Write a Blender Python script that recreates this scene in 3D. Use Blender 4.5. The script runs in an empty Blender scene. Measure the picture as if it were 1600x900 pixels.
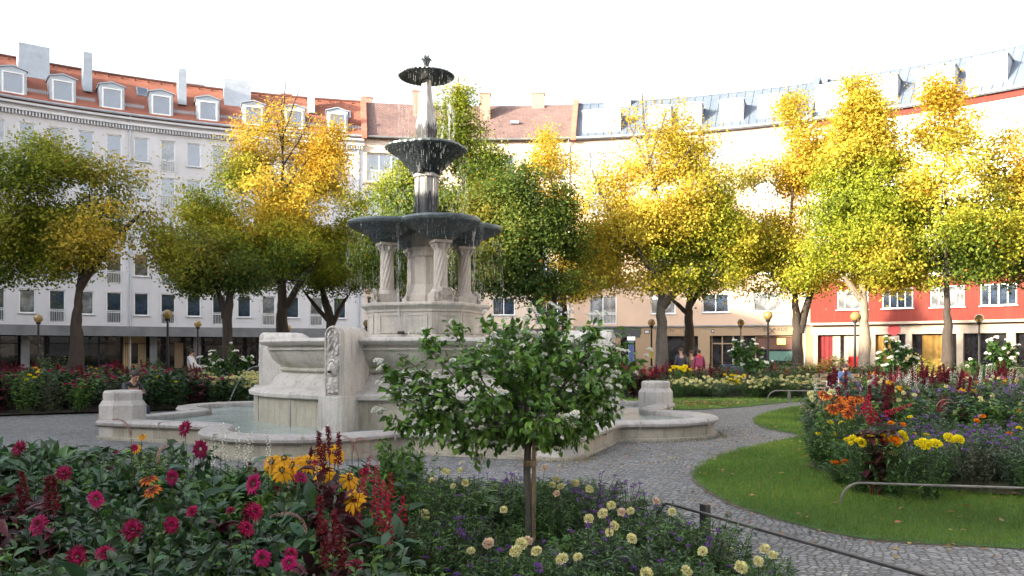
import bpy, bmesh, math, random
import numpy as np
from mathutils import Vector, Matrix, noise as mnoise
random.seed(7); RNG = np.random.default_rng(11)
PI = math.pi; rad = math.radians
scene = bpy.context.scene
COL = scene.collection
# ------------------------------------------------------------------ camera
CAM_H = 1.6; F = 1300.0
cd = bpy.data.cameras.new('camera'); cam = bpy.data.objects.new('camera', cd); COL.objects.link(cam)
cam.location = (0, 0, CAM_H); cam.rotation_euler = (PI/2, 0, 0)
cd.sensor_width = 36; cd.lens = 36*F/1600; cd.shift_y = 100/1600; cd.clip_end = 3000; cd.clip_start = .05
cd.dof.use_dof = False
scene.camera = cam
# ------------------------------------------------------------------ world, sun, exposure
SUN_EL = 14.0; SUN_AZ = (-0.862, -0.507)          # horizontal direction towards the sun
w = bpy.data.worlds.new('World'); scene.world = w; w.use_nodes = True
nt = w.node_tree; nt.nodes.clear()
sky = nt.nodes.new('ShaderNodeTexSky'); sky.sky_type = 'NISHITA'; sky.sun_disc = False
sky.sun_elevation = rad(SUN_EL)
sky.sun_rotation = math.atan2(SUN_AZ[0], SUN_AZ[1])
sky.altitude = 500; sky.air_density = 1.0; sky.dust_density = 5.0; sky.ozone_density = 1.0
bg = nt.nodes.new('ShaderNodeBackground'); bg.inputs['Strength'].default_value = 0.15
out = nt.nodes.new('ShaderNodeOutputWorld')
hz = nt.nodes.new('ShaderNodeMix'); hz.data_type = 'RGBA'; hz.inputs[0].default_value = .8   # thin bright autumn haze over the blue
bw = nt.nodes.new('ShaderNodeRGBToBW'); nt.links.new(sky.outputs[0], bw.inputs[0])
sc_ = nt.nodes.new('ShaderNodeVectorMath'); sc_.operation = 'SCALE'; sc_.inputs[0].default_value = (1.02, 1.04, 1.10); nt.links.new(bw.outputs[0], sc_.inputs['Scale'])
nt.links.new(sky.outputs[0], hz.inputs[6]); nt.links.new(sc_.outputs[0], hz.inputs[7]); nt.links.new(hz.outputs[2], bg.inputs[0]); nt.links.new(bg.outputs[0], out.inputs[0])
ld = bpy.data.lights.new('sun', 'SUN'); ld.energy = 3.0; ld.angle = rad(0.5); ld.color = (1.0, .85, .64)
sun = bpy.data.objects.new('sun', ld); COL.objects.link(sun)
e = rad(SUN_EL)
sun.rotation_euler = Vector((SUN_AZ[0]*math.cos(e), SUN_AZ[1]*math.cos(e), math.sin(e))).to_track_quat('Z', 'Y').to_euler()
vs = scene.view_settings; vs.view_transform = 'Standard'; vs.look = 'None'; vs.gamma = 1; vs.exposure = 2.5
scene.cycles.max_bounces = 8; scene.cycles.transparent_max_bounces = 12

# ------------------------------------------------------------------ helpers
def P(x, y, D): return Vector(((x-800)/F*D, D, CAM_H+(550-y)/F*D))
def G(x, y): D = CAM_H*F/(y-550); return ((x-800)/F*D, D)

def tag(o, label=None, cat=None, group=None, kind=None):
    if label: o['label'] = label
    if cat: o['category'] = cat
    if group: o['group'] = group
    if kind: o['kind'] = kind
    return o
def empty(name, loc=(0,0,0), rz=0, label=None, cat=None, group=None):
    o = bpy.data.objects.new(name, None); COL.objects.link(o); o.location = loc; o.rotation_euler = (0,0,rz)
    o.empty_display_size = .2
    return tag(o, label, cat, group)
def link(name, me, parent=None, loc=None, rz=0):
    o = bpy.data.objects.new(name, me); COL.objects.link(o)
    if parent is not None: o.parent = parent
    if loc is not None: o.location = loc
    if rz: o.rotation_euler = (0,0,rz)
    return o
def npmesh(name, V, Fc, mat, cols=None, smooth=False):
    V = np.asarray(V, dtype=np.float32); Fc = np.asarray(Fc, dtype=np.int32)
    n, k = Fc.shape
    me = bpy.data.meshes.new(name)
    me.vertices.add(len(V)); me.vertices.foreach_set('co', V.ravel())
    me.loops.add(n*k); me.loops.foreach_set('vertex_index', Fc.ravel())
    me.polygons.add(n); me.polygons.foreach_set('loop_start', np.arange(0, n*k, k, dtype=np.int32))
    if smooth: me.polygons.foreach_set('use_smooth', np.ones(n, dtype=bool))
    if cols is not None:
        a = me.color_attributes.new('Col', 'FLOAT_COLOR', 'POINT')
        c = np.ones((len(V), 4), dtype=np.float32); c[:, :3] = cols
        a.data.foreach_set('color', c.ravel())
    me.materials.append(mat); me.update(calc_edges=True)
    return me
class MB:
    def __init__(s): s.v = []; s.f = []
    def add(s, v, f):
        b = len(s.v); s.v += [tuple(p) for p in v]; s.f += [tuple(b+i for i in q) for q in f]
    def quad(s, *p): s.add(p, [tuple(range(len(p)))])
    def box(s, cx, cy, cz, sx, sy, sz, rz=0, tp=1.0, M=None):
        v = []
        for z in (-1, 1):
            k = tp if z > 0 else 1
            for x, y in ((-1,-1),(1,-1),(1,1),(-1,1)):
                px, py = x*sx/2*k, y*sy/2*k
                c, q = math.cos(rz), math.sin(rz)
                p = Vector((px*c-py*q, px*q+py*c, z*sz/2))
                if M: p = M @ p
                v.append((cx+p.x, cy+p.y, cz+p.z))
        s.add(v, [(3,2,1,0),(4,5,6,7),(0,1,5,4),(1,2,6,5),(2,3,7,6),(3,0,4,7)])
        return s
    def tube(s, pts, r, n=6, caps=True):
        pts = [Vector(p) for p in pts]; m = len(pts)
        if not hasattr(r, '__len__'): r = [r]*m
        prev = None; rings = []
        for i, p in enumerate(pts):
            d = (pts[min(i+1, m-1)]-pts[max(i-1, 0)])
            if d.length < 1e-9: d = Vector((0,0,1))
            d.normalize()
            if prev is None:
                a = d.cross(Vector((0,0,1)));
                if a.length < .05: a = d.cross(Vector((1,0,0)))
            else: a = prev - d*prev.dot(d)
            a.normalize(); prev = a; b = d.cross(a)
            rings.append([p+(a*math.cos(2*PI*k/n)+b*math.sin(2*PI*k/n))*r[i] for k in range(n)])
        v = [q for rr in rings for q in rr]; f = []
        for i in range(m-1):
            for k in range(n):
                f.append((i*n+k, i*n+(k+1)%n, (i+1)*n+(k+1)%n, (i+1)*n+k))
        if caps: f.append(tuple(range(n-1,-1,-1))); f.append(tuple((m-1)*n+k for k in range(n)))
        s.add(v, f); return s
    def lathe(s, prof, n=32, c=(0,0), rot=0, mod=None, a0=0, a1=2*PI):
        full = abs(a1-a0-2*PI) < 1e-6
        cnt = n if full else n+1
        v = []
        for i, (r, z) in enumerate(prof):
            for k in range(cnt):
                a = a0+(a1-a0)*k/n+rot
                rr = mod(r, z, a) if mod else r
                v.append((c[0]+rr*math.cos(a), c[1]+rr*math.sin(a), z))
        f = []
        for i in range(len(prof)-1):
            for k in range(n):
                k2 = (k+1) % cnt
                f.append((i*cnt+k, i*cnt+k2, (i+1)*cnt+k2, (i+1)*cnt+k))
        s.add(v, f); return s
    def prism(s, poly, z0, z1):
        n = len(poly); v = [(x,y,z0) for x,y in poly]+[(x,y,z1) for x,y in poly]
        f = [tuple(range(n-1,-1,-1)), tuple(range(n,2*n))]+[(i,(i+1)%n,n+(i+1)%n,n+i) for i in range(n)]
        s.add(v, f); return s
    def mesh(s, name, mat, smooth=False, bevel=0):
        me = bpy.data.meshes.new(name); me.from_pydata(s.v, [], s.f)
        if bevel:
            bm = bmesh.new(); bm.from_mesh(me)
            es = [e for e in bm.edges if e.is_manifold and e.calc_face_angle(0) > .6]
            bmesh.ops.bevel(bm, geom=es, offset=bevel, segments=2, affect='EDGES', profile=.6, clamp_overlap=True)
            bm.to_mesh(me); bm.free()
        me.materials.append(mat)
        if smooth: me.shade_smooth(); me.set_sharp_from_angle(angle=rad(38))
        me.update(); return me
    def build(s, name, mat, parent=None, loc=None, rz=0, smooth=False, bevel=0):
        return link(name, s.mesh(name, mat, smooth, bevel), parent, loc, rz)
kids = {}
def copy_tree(o, parent=None, children=None):
    c = o.copy(); COL.objects.link(c)
    if parent is not None: c.parent = parent
    for ch in o.children: copy_tree(ch, c)
    return c
def text_mesh(txt, size, mat, ext=.01, align='CENTER', sp=1.0):
    cu = bpy.data.curves.new('lettering', 'FONT'); cu.body = txt; cu.size = size; cu.extrude = ext; cu.align_x = align; cu.space_character = sp
    o = bpy.data.objects.new('lettering_tmp', cu); COL.objects.link(o)
    dg = bpy.context.evaluated_depsgraph_get(); me = bpy.data.meshes.new_from_object(o.evaluated_get(dg))
    bpy.data.objects.remove(o); me.materials.clear(); me.materials.append(mat); return me

# ------------------------------------------------------------------ materials
def newmat(name):
    m = bpy.data.materials.new(name); m.use_nodes = True
    n = m.node_tree.nodes; b = n['Principled BSDF']
    return m, n, m.node_tree.links, b
def node(n, t, **kw):
    x = n.new(t)
    for k, v in kw.items(): setattr(x, k, v)
    return x
def noise_node(n, l, vec, scale, detail=5, rough=.6, dist=0):
    t = n.new('ShaderNodeTexNoise'); t.inputs['Scale'].default_value = scale; t.inputs['Detail'].default_value = detail
    t.inputs['Roughness'].default_value = rough; t.inputs['Distortion'].default_value = dist
    if vec is not None: l.new(vec, t.inputs['Vector'])
    return t
def ramp(n, l, fac, stops):
    r = n.new('ShaderNodeValToRGB'); e = r.color_ramp.elements
    while len(e) < len(stops): e.new(.5)
    for i, (p, c) in enumerate(stops):
        e[i].position = p; e[i].color = (*c, 1) if hasattr(c, '__len__') else (c, c, c, 1)
    l.new(fac, r.inputs[0]); return r
def mixc(n, l, fac, a, b, mode='MIX'):
    m = n.new('ShaderNodeMix'); m.data_type = 'RGBA'; m.blend_type = mode
    for sock, v in ((m.inputs[0], fac), (m.inputs[6], a), (m.inputs[7], b)):
        if hasattr(v, 'is_linked') or hasattr(v, 'links'): l.new(v, sock)
        elif hasattr(v, '__len__'): sock.default_value = (*v, 1)
        else: sock.default_value = v
    return m.outputs[2]
def bump(n, l, h, b, strength=.3, dist=.02):
    x = n.new('ShaderNodeBump'); x.inputs['Strength'].default_value = strength; x.inputs['Distance'].default_value = dist
    l.new(h, x.inputs['Height']); l.new(x.outputs[0], b.inputs['Normal']); return x
def mapped(n, l, scale=(1,1,1), coord='Object'):
    tc = n.new('ShaderNodeTexCoord'); mp = n.new('ShaderNodeMapping'); mp.inputs['Scale'].default_value = scale
    l.new(tc.outputs[coord], mp.inputs[0]); return mp.outputs[0]
def simple(name, c, rough=.7, metal=0, var=.12, scale=3, bmp=0, bscale=40, spec=.5):
    m, n, l, b = newmat(name)
    v = mapped(n, l); t = noise_node(n, l, v, scale, 6)
    c2 = tuple(max(0, x*(1-var*1.6)) for x in c); c3 = tuple(min(1, x*(1+var)) for x in c)
    r = ramp(n, l, t.outputs[0], [(.3, c2), (.7, c3)])
    l.new(r.outputs[0], b.inputs['Base Color']); b.inputs['Roughness'].default_value = rough; b.inputs['Metallic'].default_value = metal
    b.inputs['Specular IOR Level'].default_value = spec
    if bmp: t2 = noise_node(n, l, v, bscale, 4); bump(n, l, t2.outputs[0], b, bmp)
    return m
def plaster(name, c, streak=.18, dirt=(.25,.22,.18), rough=.85):
    m, n, l, b = newmat(name)
    v = mapped(n, l); t = noise_node(n, l, v, .35, 6, .65)
    r = ramp(n, l, t.outputs[0], [(.3, tuple(x*.88 for x in c)), (.7, tuple(min(1, x*1.05) for x in c))])
    v2 = mapped(n, l, (2.2, 2.2, .12)); s = noise_node(n, l, v2, 1.6, 5, .6)
    sr = ramp(n, l, s.outputs[0], [(.52, 0.), (.8, streak)])
    c2 = mixc(n, l, sr.outputs[0], r.outputs[0], dirt)
    l.new(c2, b.inputs['Base Color']); b.inputs['Roughness'].default_value = rough
    t2 = noise_node(n, l, v, 30, 3); bump(n, l, t2.outputs[0], b, .15, .01)
    return m
def stone(name, c=(.52,.49,.44), green=0.0, dark=0.3, streak=True, wet=0.0, zdark=None):
    m, n, l, b = newmat(name)
    v = mapped(n, l)
    t = noise_node(n, l, v, 1.7, 8, .65)
    r = ramp(n, l, t.outputs[0], [(.28, tuple(x*.72 for x in c)), (.5, c), (.75, tuple(min(1, x*1.18) for x in c))])
    colr = r.outputs[0]
    g = noise_node(n, l, v, 40, 4, .7); gr = ramp(n, l, g.outputs[0], [(.35, .82), (.65, 1.05)])
    colr = mixc(n, l, 1.0, colr, gr.outputs[0], 'MULTIPLY')
    if streak:
        v2 = mapped(n, l, (7, 7, .55)); s = noise_node(n, l, v2, 1.5, 6, .7)
        sr = ramp(n, l, s.outputs[0], [(.5, 0.), (.72, dark)])
        colr = mixc(n, l, sr.outputs[0], colr, (.13,.12,.10))
    if green:
        v3 = mapped(n, l, (1.3, 1.3, .9)); s = noise_node(n, l, v3, 1.3, 6, .7)
        sr = ramp(n, l, s.outputs[0], [(.5, 0.), (.7, green)])
        colr = mixc(n, l, sr.outputs[0], colr, (.17,.16,.07))
    if zdark:                                    # limescale above, black lichen below with a ragged edge
        tc = n.new('ShaderNodeTexCoord'); sp = n.new('ShaderNodeSeparateXYZ'); l.new(tc.outputs['Object'], sp.inputs[0])
        v4 = mapped(n, l, (16, 16, .8)); s = noise_node(n, l, v4, 1.2, 5, .7)
        for (z0, z1, sgn) in zdark:
            mr = n.new('ShaderNodeMapRange'); mr.inputs[1].default_value = z0; mr.inputs[2].default_value = z1
            l.new(sp.outputs[2], mr.inputs[0])
            ad = n.new('ShaderNodeMath'); ad.operation = 'ADD'; l.new(mr.outputs[0], ad.inputs[0])
            sc = n.new('ShaderNodeMath'); sc.operation = 'MULTIPLY_ADD'; l.new(s.outputs[0], sc.inputs[0]); sc.inputs[1].default_value = 1.6; sc.inputs[2].default_value = -.8
            l.new(sc.outputs[0], ad.inputs[1])
            rr = ramp(n, l, ad.outputs[0], [(.42, 1.), (.6, 0.)] if sgn > 0 else [(.42, 0.), (.6, 1.)])
            colr = mixc(n, l, rr.outputs[0], colr, (.035,.037,.04))
    l.new(colr, b.inputs['Base Color']); b.inputs['Roughness'].default_value = .75-.35*wet
    t2 = noise_node(n, l, v, 22, 6, .7); bump(n, l, t2.outputs[0], b, .35, .012)
    return m
M = {}
M['stone'] = stone('carved limestone', (.50,.475,.44), dark=.6)
M['stone_green'] = stone('limestone with algae', (.44,.43,.38), green=.9, wet=.5, dark=.5)
M['stone_rim'] = stone('worn basin stone', (.40,.375,.36), dark=.75, wet=.3, green=.3)
M['stone_wall'] = stone('basin wall stone', (.40,.37,.30), dark=.65, green=.4)
M['stone_warm'] = stone('warm limestone', (.43,.39,.34), dark=.5)
M['stone_shaft'] = stone('stained shaft stone', (.42,.41,.39), dark=.8, zdark=[(4.75, 5.25, 1), (5.3, 5.62, -1)])
M['stone_top'] = stone('limescaled shaft stone', (.60,.59,.58), dark=.8, zdark=[(6.25, 6.75, 1)])
def bronze(name):
    m, n, l, b = newmat(name)
    v2 = mapped(n, l, (22, 22, 1.2)); s = noise_node(n, l, v2, 1.3, 5, .7)
    r = ramp(n, l, s.outputs[0], [(.42, (.018,.024,.028)), (.58, (.045,.055,.06)), (.68, (.22,.25,.26)), (.85, (.45,.47,.48))])
    l.new(r.outputs[0], b.inputs['Base Color']); b.inputs['Roughness'].default_value = .4; b.inputs['Metallic'].default_value = .25
    bump(n, l, s.outputs[0], b, .5, .015); return m
M['bronze'] = bronze('dark wet bronze with limescale')
M['patina'] = simple('bronze rim patina', (.10,.125,.13), .35, .3, .25, 9)
M['white'] = simple('white window paint', (.78,.78,.76), .5, 0, .05)
M['pipe'] = simple('iron pipe', (.05,.05,.05), .4, .6)
M['zinc'] = simple('grey zinc', (.40,.44,.48), .45, .35, .12, 1.5)
M['zinc_light'] = simple('pale metal roof', (.12,.15,.19), .55, .15, .1, .8)
M['concrete'] = simple('grey fascia concrete', (.16,.165,.17), .8, 0, .2, 1)
M['plaster_white'] = plaster('pale grey plaster', (.56,.56,.57))
M['plaster_beige'] = plaster('beige plaster', (.56,.46,.37))
M['plaster_pink'] = plaster('peach plaster', (.43,.31,.225))
M['plaster_tan'] = plaster('tan shop plaster', (.235,.165,.10))
M['plaster_red'] = plaster('brick red plaster', (.15,.017,.009), .1)
M['plaster_cream'] = plaster('cream plaster', (.68,.60,.50))
M['plaster_yellow'] = plaster('yellow courtyard plaster', (.62,.45,.24))
def tiles(name, c1, c2):
    m, n, l, b = newmat(name)
    tc = n.new('ShaderNodeTexCoord')
    br = n.new('ShaderNodeTexBrick'); br.inputs['Scale'].default_value = 1.0
    br.inputs['Color1'].default_value = (*c1, 1); br.inputs['Color2'].default_value = (*c2, 1); br.inputs['Mortar'].default_value = (*[x*.35 for x in c1], 1)
    br.inputs['Mortar Size'].default_value = .02; br.inputs['Brick Width'].default_value = .22; br.inputs['Row Height'].default_value = .2
    l.new(tc.outputs['UV'], br.inputs[0])
    nn = noise_node(n, l, tc.outputs['Object'], .6, 6, .7); rr = ramp(n, l, nn.outputs[0], [(.3, .7), (.7, 1.15)])
    c = mixc(n, l, 1.0, br.outputs[0], rr.outputs[0], 'MULTIPLY')
    l.new(c, b.inputs['Base Color']); b.inputs['Roughness'].default_value = .8
    bump(n, l, br.outputs['Fac'], b, .6, -.03); return m
M['tile_orange'] = tiles('orange roof tiles', (.42,.15,.09), (.34,.11,.065))
M['tile_brown'] = tiles('brown roof tiles', (.24,.15,.13), (.17,.11,.10))
def brickmat():
    m, n, l, b = newmat('chimney brick'); v = mapped(n, l)
    br = n.new('ShaderNodeTexBrick'); br.inputs['Scale'].default_value = 4; br.inputs['Color1'].default_value = (.42,.2,.15,1); br.inputs['Color2'].default_value = (.33,.16,.12,1); br.inputs['Mortar'].default_value = (.3,.26,.23,1)
    l.new(v, br.inputs[0]); l.new(br.outputs[0], b.inputs['Base Color']); b.inputs['Roughness'].default_value = .9; return m
M['brick'] = brickmat()
def glass(name, tint=(.012,.015,.02), ior=2.3, curtain=0):
    m, n, l, b = newmat(name); v = mapped(n, l)
    b.inputs['Roughness'].default_value = .03; b.inputs['IOR'].default_value = ior
    t = noise_node(n, l, v, 1.2, 3)
    r = ramp(n, l, t.outputs[0], [(.4, tint), (.62, tuple(x*2.5+curtain for x in tint))])
    l.new(r.outputs[0], b.inputs['Base Color'])
    bump(n, l, t.outputs[0], b, .02, .05); return m
M['glass'] = glass('window glass', (.02,.03,.05), 3.0)  # blue in the base colour stands in for reflected sky
M['glass_curtain'] = glass('window glass with net curtain', (.10,.105,.11), 2.4, .04)
M['shop_glass'] = glass('shop glass', (.01,.01,.011), 1.6)
M['dark'] = simple('dark interior', (.02,.02,.02), .8)
M['black_metal'] = simple('black painted metal', (.03,.03,.032), .45, .5)
M['galv'] = simple('galvanised rail', (.30,.28,.26), .42, .7, .25, 6)
M['railpaint'] = simple('white railing', (.62,.62,.60), .5)
def leafmat(name, trans=.35, rough=.5, spec=.4):
    m, n, l, b = newmat(name)
    a = n.new('ShaderNodeAttribute'); a.attribute_name = 'Col'
    l.new(a.outputs['Color'], b.inputs['Base Color']); b.inputs['Roughness'].default_value = rough; b.inputs['Specular IOR Level'].default_value = spec
    tr = n.new('ShaderNodeBsdfTranslucent'); l.new(a.outputs['Color'], tr.inputs[0])
    mx = n.new('ShaderNodeMixShader'); mx.inputs[0].default_value = trans
    l.new(b.outputs[0], mx.inputs[1]); l.new(tr.outputs[0], mx.inputs[2]); l.new(mx.outputs[0], n['Material Output'].inputs[0]); return m
M['leaf'] = leafmat('tree leaves', .48, .6, .2)
M['foliage'] = leafmat('plant leaves', .25, .42, .45)
M['petal'] = leafmat('petals', .3, .6, .2)
M['grass'] = leafmat('grass blades', .35, .5, .3)
def barkmat(name, c):
    m, n, l, b = newmat(name); v = mapped(n, l, (6,6,1.5)); t = noise_node(n, l, v, 2.5, 8, .7)
    r = ramp(n, l, t.outputs[0], [(.3, tuple(x*.45 for x in c)), (.65, c), (.8, tuple(x*1.3 for x in c))])
    l.new(r.outputs[0], b.inputs['Base Color']); b.inputs['Roughness'].default_value = .9; bump(n, l, t.outputs[0], b, .8, .03); return m
M['bark'] = barkmat('dark bark', (.065,.05,.04)); M['bark_grey'] = barkmat('grey bark', (.16,.14,.12)); M['bark_sun_tint'] = barkmat('bark tinted as sunlit', (.30,.24,.18))  # last bark is paled to stand in for sun on one trunk
M['wood'] = barkmat('weathered stake wood', (.34,.25,.15))
# ================================================================== SETTING: ground
def sheet(name, poly, z, mat, kind='structure'):
    me = bpy.data.meshes.new(name); me.from_pydata([(x, y, z) for x, y in poly], [], [tuple(range(len(poly)))]); me.materials.append(mat)
    o = link(name, me); tag(o, kind=kind); return o
def smooth_poly(pts, n=6):
    out = []; m = len(pts)
    for i in range(m):
        p0, p1, p2, p3 = [Vector((*pts[(i+k-1) % m], 0)) for k in range(4)]
        for j in range(n):
            t = j/n
            q = .5*((2*p1)+(-p0+p2)*t+(2*p0-5*p1+4*p2-p3)*t*t+(-p0+3*p1-3*p2+p3)*t**3)
            out.append((q.x, q.y))
    return out
def cobble():
    m, n, l, b = newmat('granite setts'); v = mapped(n, l)
    wn = noise_node(n, l, v, .7, 2); 
    vm = n.new('ShaderNodeVectorMath'); vm.operation = 'MULTIPLY_ADD'; l.new(wn.outputs['Color'], vm.inputs[0]); vm.inputs[1].default_value = (.55,.55,0); l.new(v, vm.inputs[2])
    mp = n.new('ShaderNodeMapping'); mp.inputs['Scale'].default_value = (15, 19, 1); mp.inputs['Rotation'].default_value = (0,0,.35); l.new(vm.outputs[0], mp.inputs[0])
    vo = n.new('ShaderNodeTexVoronoi'); vo.voronoi_dimensions = '2D'; vo.feature = 'DISTANCE_TO_EDGE'; vo.inputs['Scale'].default_value = 1; vo.inputs['Randomness'].default_value = .62; l.new(mp.outputs[0], vo.inputs[0])
    vc = n.new('ShaderNodeTexVoronoi'); vc.voronoi_dimensions = '2D'; vc.inputs['Scale'].default_value = 1; vc.inputs['Randomness'].default_value = .62; l.new(mp.outputs[0], vc.inputs[0])
    hsv = n.new('ShaderNodeSeparateColor'); l.new(vc.outputs['Color'], hsv.inputs[0])
    cr = ramp(n, l, hsv.outputs[0], [(0., (.155,.157,.162)), (.5, (.23,.232,.236)), (1., (.34,.335,.33))])
    er = ramp(n, l, vo.outputs['Distance'], [(.03, 1.), (.12, 0.)])
    moss = noise_node(n, l, v, .9, 5, .7); mr = ramp(n, l, moss.outputs[0], [(.42, (.075,.07,.065)), (.62, (.09,.10,.05))])
    c = mixc(n, l, er.outputs[0], cr.outputs[0], mr.outputs[0])
    big = noise_node(n, l, v, .35, 5, .6); bgr = ramp(n, l, big.outputs[0], [(.3, .8), (.7, 1.12)])
    c = mixc(n, l, 1.0, c, bgr.outputs[0], 'MULTIPLY')
    fine = noise_node(n, l, v, 60, 3); fr = ramp(n, l, fine.outputs[0], [(.3, .85), (.7, 1.1)])
    c = mixc(n, l, 1.0, c, fr.outputs[0], 'MULTIPLY')
    l.new(c, b.inputs['Base Color']); b.inputs['Roughness'].default_value = .72
    hr = ramp(n, l, vo.outputs['Distance'], [(0., 0.), (.22, 1.)])
    bump(n, l, hr.outputs[0], b, .95, .02); return m
M['cobble'] = cobble()
M['soil'] = simple('dark garden soil', (.045,.033,.022), .95, 0, .4, 6, .6, 30)
M['lawn'] = simple('lawn turf base', (.055,.125,.02), .95, 0, .3, 5, .5, 60)
M['asphalt'] = simple('asphalt', (.07,.07,.072), .9, 0, .2, 2, .3, 90)
M['pavement'] = simple('pavement slabs', (.24,.23,.21), .85, 0, .15, 1.2)
M['gravel'] = simple('pale gravel walk', (.26,.23,.18), .95, 0, .2, 4, .5, 60)
sheet('ground', [(-1500,-1500),(1500,-1500),(1500,1500),(-1500,1500)], -.04, M['asphalt'])
OC = (-1.8, 16.2); RR = 51.0
def ring_poly(r, n=128): return [(OC[0]+r*math.sin(2*PI*i/n), OC[1]+r*math.cos(2*PI*i/n)) for i in range(n)]
# street ring and pavements (raised kerbs are real steps)
mb = MB(); N = 160
for i in range(N):
    a, b_ = 2*PI*i/N, 2*PI*(i+1)/N
    def q(r, t, z): return (OC[0]+r*math.sin(t), OC[1]+r*math.cos(t), z)
    mb.quad(q(44.5,a,.08), q(44.5,b_,.08), q(51.6,b_,.08), q(51.6,a,.08))
    mb.quad(q(44.5,a,-.04), q(44.5,b_,-.04), q(44.5,b_,.08), q(44.5,a,.08))
tag(mb.build('pavement', M['pavement']), kind='structure')
sheet('park_ground', ring_poly(35), 0, M['gravel'])
sheet('cobbled_path', ring_poly(15.5), .004, M['cobble'])
path_arm = [(8,6),(16,4),(34,2),(34,-2),(14,-1),(6,1)]
sheet('cobbled_path', smooth_poly([(1.0,8),(2,4.4),(3.2,1.2),(8,-2),(16,-4),(16,3),(10,6.5),(6,9)],4), .008, M['cobble'])
def px_poly(l): return [G(x, y) for x, y in l]
lawn_right = smooth_poly([G(1084,745), G(1110,722), G(1160,704), G(1235,688), G(1250,681), G(1195,669), G(1180,657), G(1205,645), G(1290,633), (13,24), (22,26), (24,16), (16,7), (9,5.9), (6.4,6.2), (4.6,6.6), G(1400,848), G(1300,834), G(1190,805), G(1120,776)], 5)
LAWN_Z = .014
def ragged(poly, d, sd, jit=.6):
    r_ = random.Random(sd); n = len(poly); out = []; area = sum(poly[i][0]*poly[(i+1)%n][1]-poly[(i+1)%n][0]*poly[i][1] for i in range(n)); sg = 1 if area > 0 else -1
    for i in range(n):
        a, b = Vector(poly[i]), Vector(poly[(i+1)%n]); t = (b-a); L_ = t.length; t.normalize(); nn = Vector((t.y, -t.x))*sg; k = max(1, int(L_/.12)) if L_ < 6 else 1
        for j in range(k): q = a+t*L_*j/k+nn*d*(1+r_.uniform(-jit, jit)); out.append((q.x, q.y))
    return out
M['edge_dirt'] = simple('trodden earth at the lawn edge', (.12,.09,.06), .95, 0, .35, 9, .6, 50)
sheet('lawn_edge_soil', ragged(lawn_right, .035, 3, .9), .011, M['edge_dirt'])
sheet('lawn', lawn_right, LAWN_Z, M['lawn'])
lawn_back = smooth_poly([G(1050,641), G(1150,637.5), G(1290,627), (18,27.5), (19,30), (12,31), (5,30), (3,27), (3.2,24.6)], 5)
sheet('lawn', lawn_back, LAWN_Z+.004, M['lawn'])
lawn_front = smooth_poly([(1.85,4.9),(2.05,4.4),(2.6,3.1),(2.4,2.4),(1.4,3.2),(1.2,4.6)],5)
sheet('lawn', lawn_front, LAWN_Z+.002, M['lawn'])
bed_front = smooth_poly([(-7.5,8.6),(-5,9.3),(-2.4,9.0),(-.6,8.6),(.5,8.2),(1.05,7.2),(1.4,6.2),(1.7,5.2),(1.9,4.1),(2.1,3.0),(2.0,1.6),(-4,1.2),(-8,4)],4)
sheet('flower_bed_soil', bed_front, .055, M['soil'])
bed_right = smooth_poly([(4.35,12.1),(4.0,11.0),(4.3,10.0),(5.1,9.2),(7,8.6),(11,10),(14,15),(13,21),(9.6,22),(8.0,19),(6.6,16),(5.2,13.6)],4)
sheet('flower_bed_soil', bed_right, .06, M['soil'])
bed_left = smooth_poly([(-17,19),(-11,21.5),(-9,22.8),(-5,25.5),(-1,27),(-1,33),(-8,33),(-16,30),(-21,24)],4)
sheet('flower_bed_soil', bed_left, .05, M['soil'])
bed_back = smooth_poly([(0,27.5),(3,28.4),(5.3,28.2),(9,28.4),(13,28),(16,29),(15,34),(8,36),(0,34.5)],4)
sheet('flower_bed_soil', bed_back, .054, M['soil'])
def inside(poly, x, y):
    c = False; j = len(poly)-1
    for i in range(len(poly)):
        if (poly[i][1] > y) != (poly[j][1] > y) and x < (poly[j][0]-poly[i][0])*(y-poly[i][1])/(poly[j][1]-poly[i][1])+poly[i][0]: c = not c
        j = i
    return c
def inside_np(poly, X, Y):
    c = np.zeros(len(X), bool); j = len(poly)-1
    for i in range(len(poly)):
        xi, yi = poly[i]; xj, yj = poly[j]
        if yi != yj:
            m = ((yi > Y) != (yj > Y)) & (X < (xj-xi)*(Y-yi)/(yj-yi)+xi); c ^= m
        j = i
    return c

# ================================================================== BUILDINGS
def th_of_x(x):
    lo, hi = rad(-60), rad(60); k = (x-800)/F
    for _ in range(50):
        m = (lo+hi)/2
        if OC[0]+RR*math.sin(m) < k*(OC[1]+RR*math.cos(m)): lo = m
        else: hi = m
    return lo
def rp(th, r, z): return (OC[0]+r*math.sin(th), OC[1]+r*math.cos(th), z)
def arcbox(mb, t0, t1, r0, r1, z0, z1, step=rad(2)):
    n = max(1, int(math.ceil(abs(t1-t0)/step)))
    for i in range(n):
        a = t0+(t1-t0)*i/n; b = t0+(t1-t0)*(i+1)/n
        mb.quad(rp(a,r0,z0), rp(b,r0,z0), rp(b,r0,z1), rp(a,r0,z1))
        mb.quad(rp(b,r1,z0), rp(a,r1,z0), rp(a,r1,z1), rp(b,r1,z1))
        mb.quad(rp(a,r0,z1), rp(b,r0,z1), rp(b,r1,z1), rp(a,r1,z1))
        mb.quad(rp(a,r1,z0), rp(b,r1,z0), rp(b,r0,z0), rp(a,r0,z0))
    for t in (t0, t1): mb.quad(rp(t,r0,z0), rp(t,r1,z0), rp(t,r1,z1), rp(t,r0,z1))
WP = {}
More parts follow.
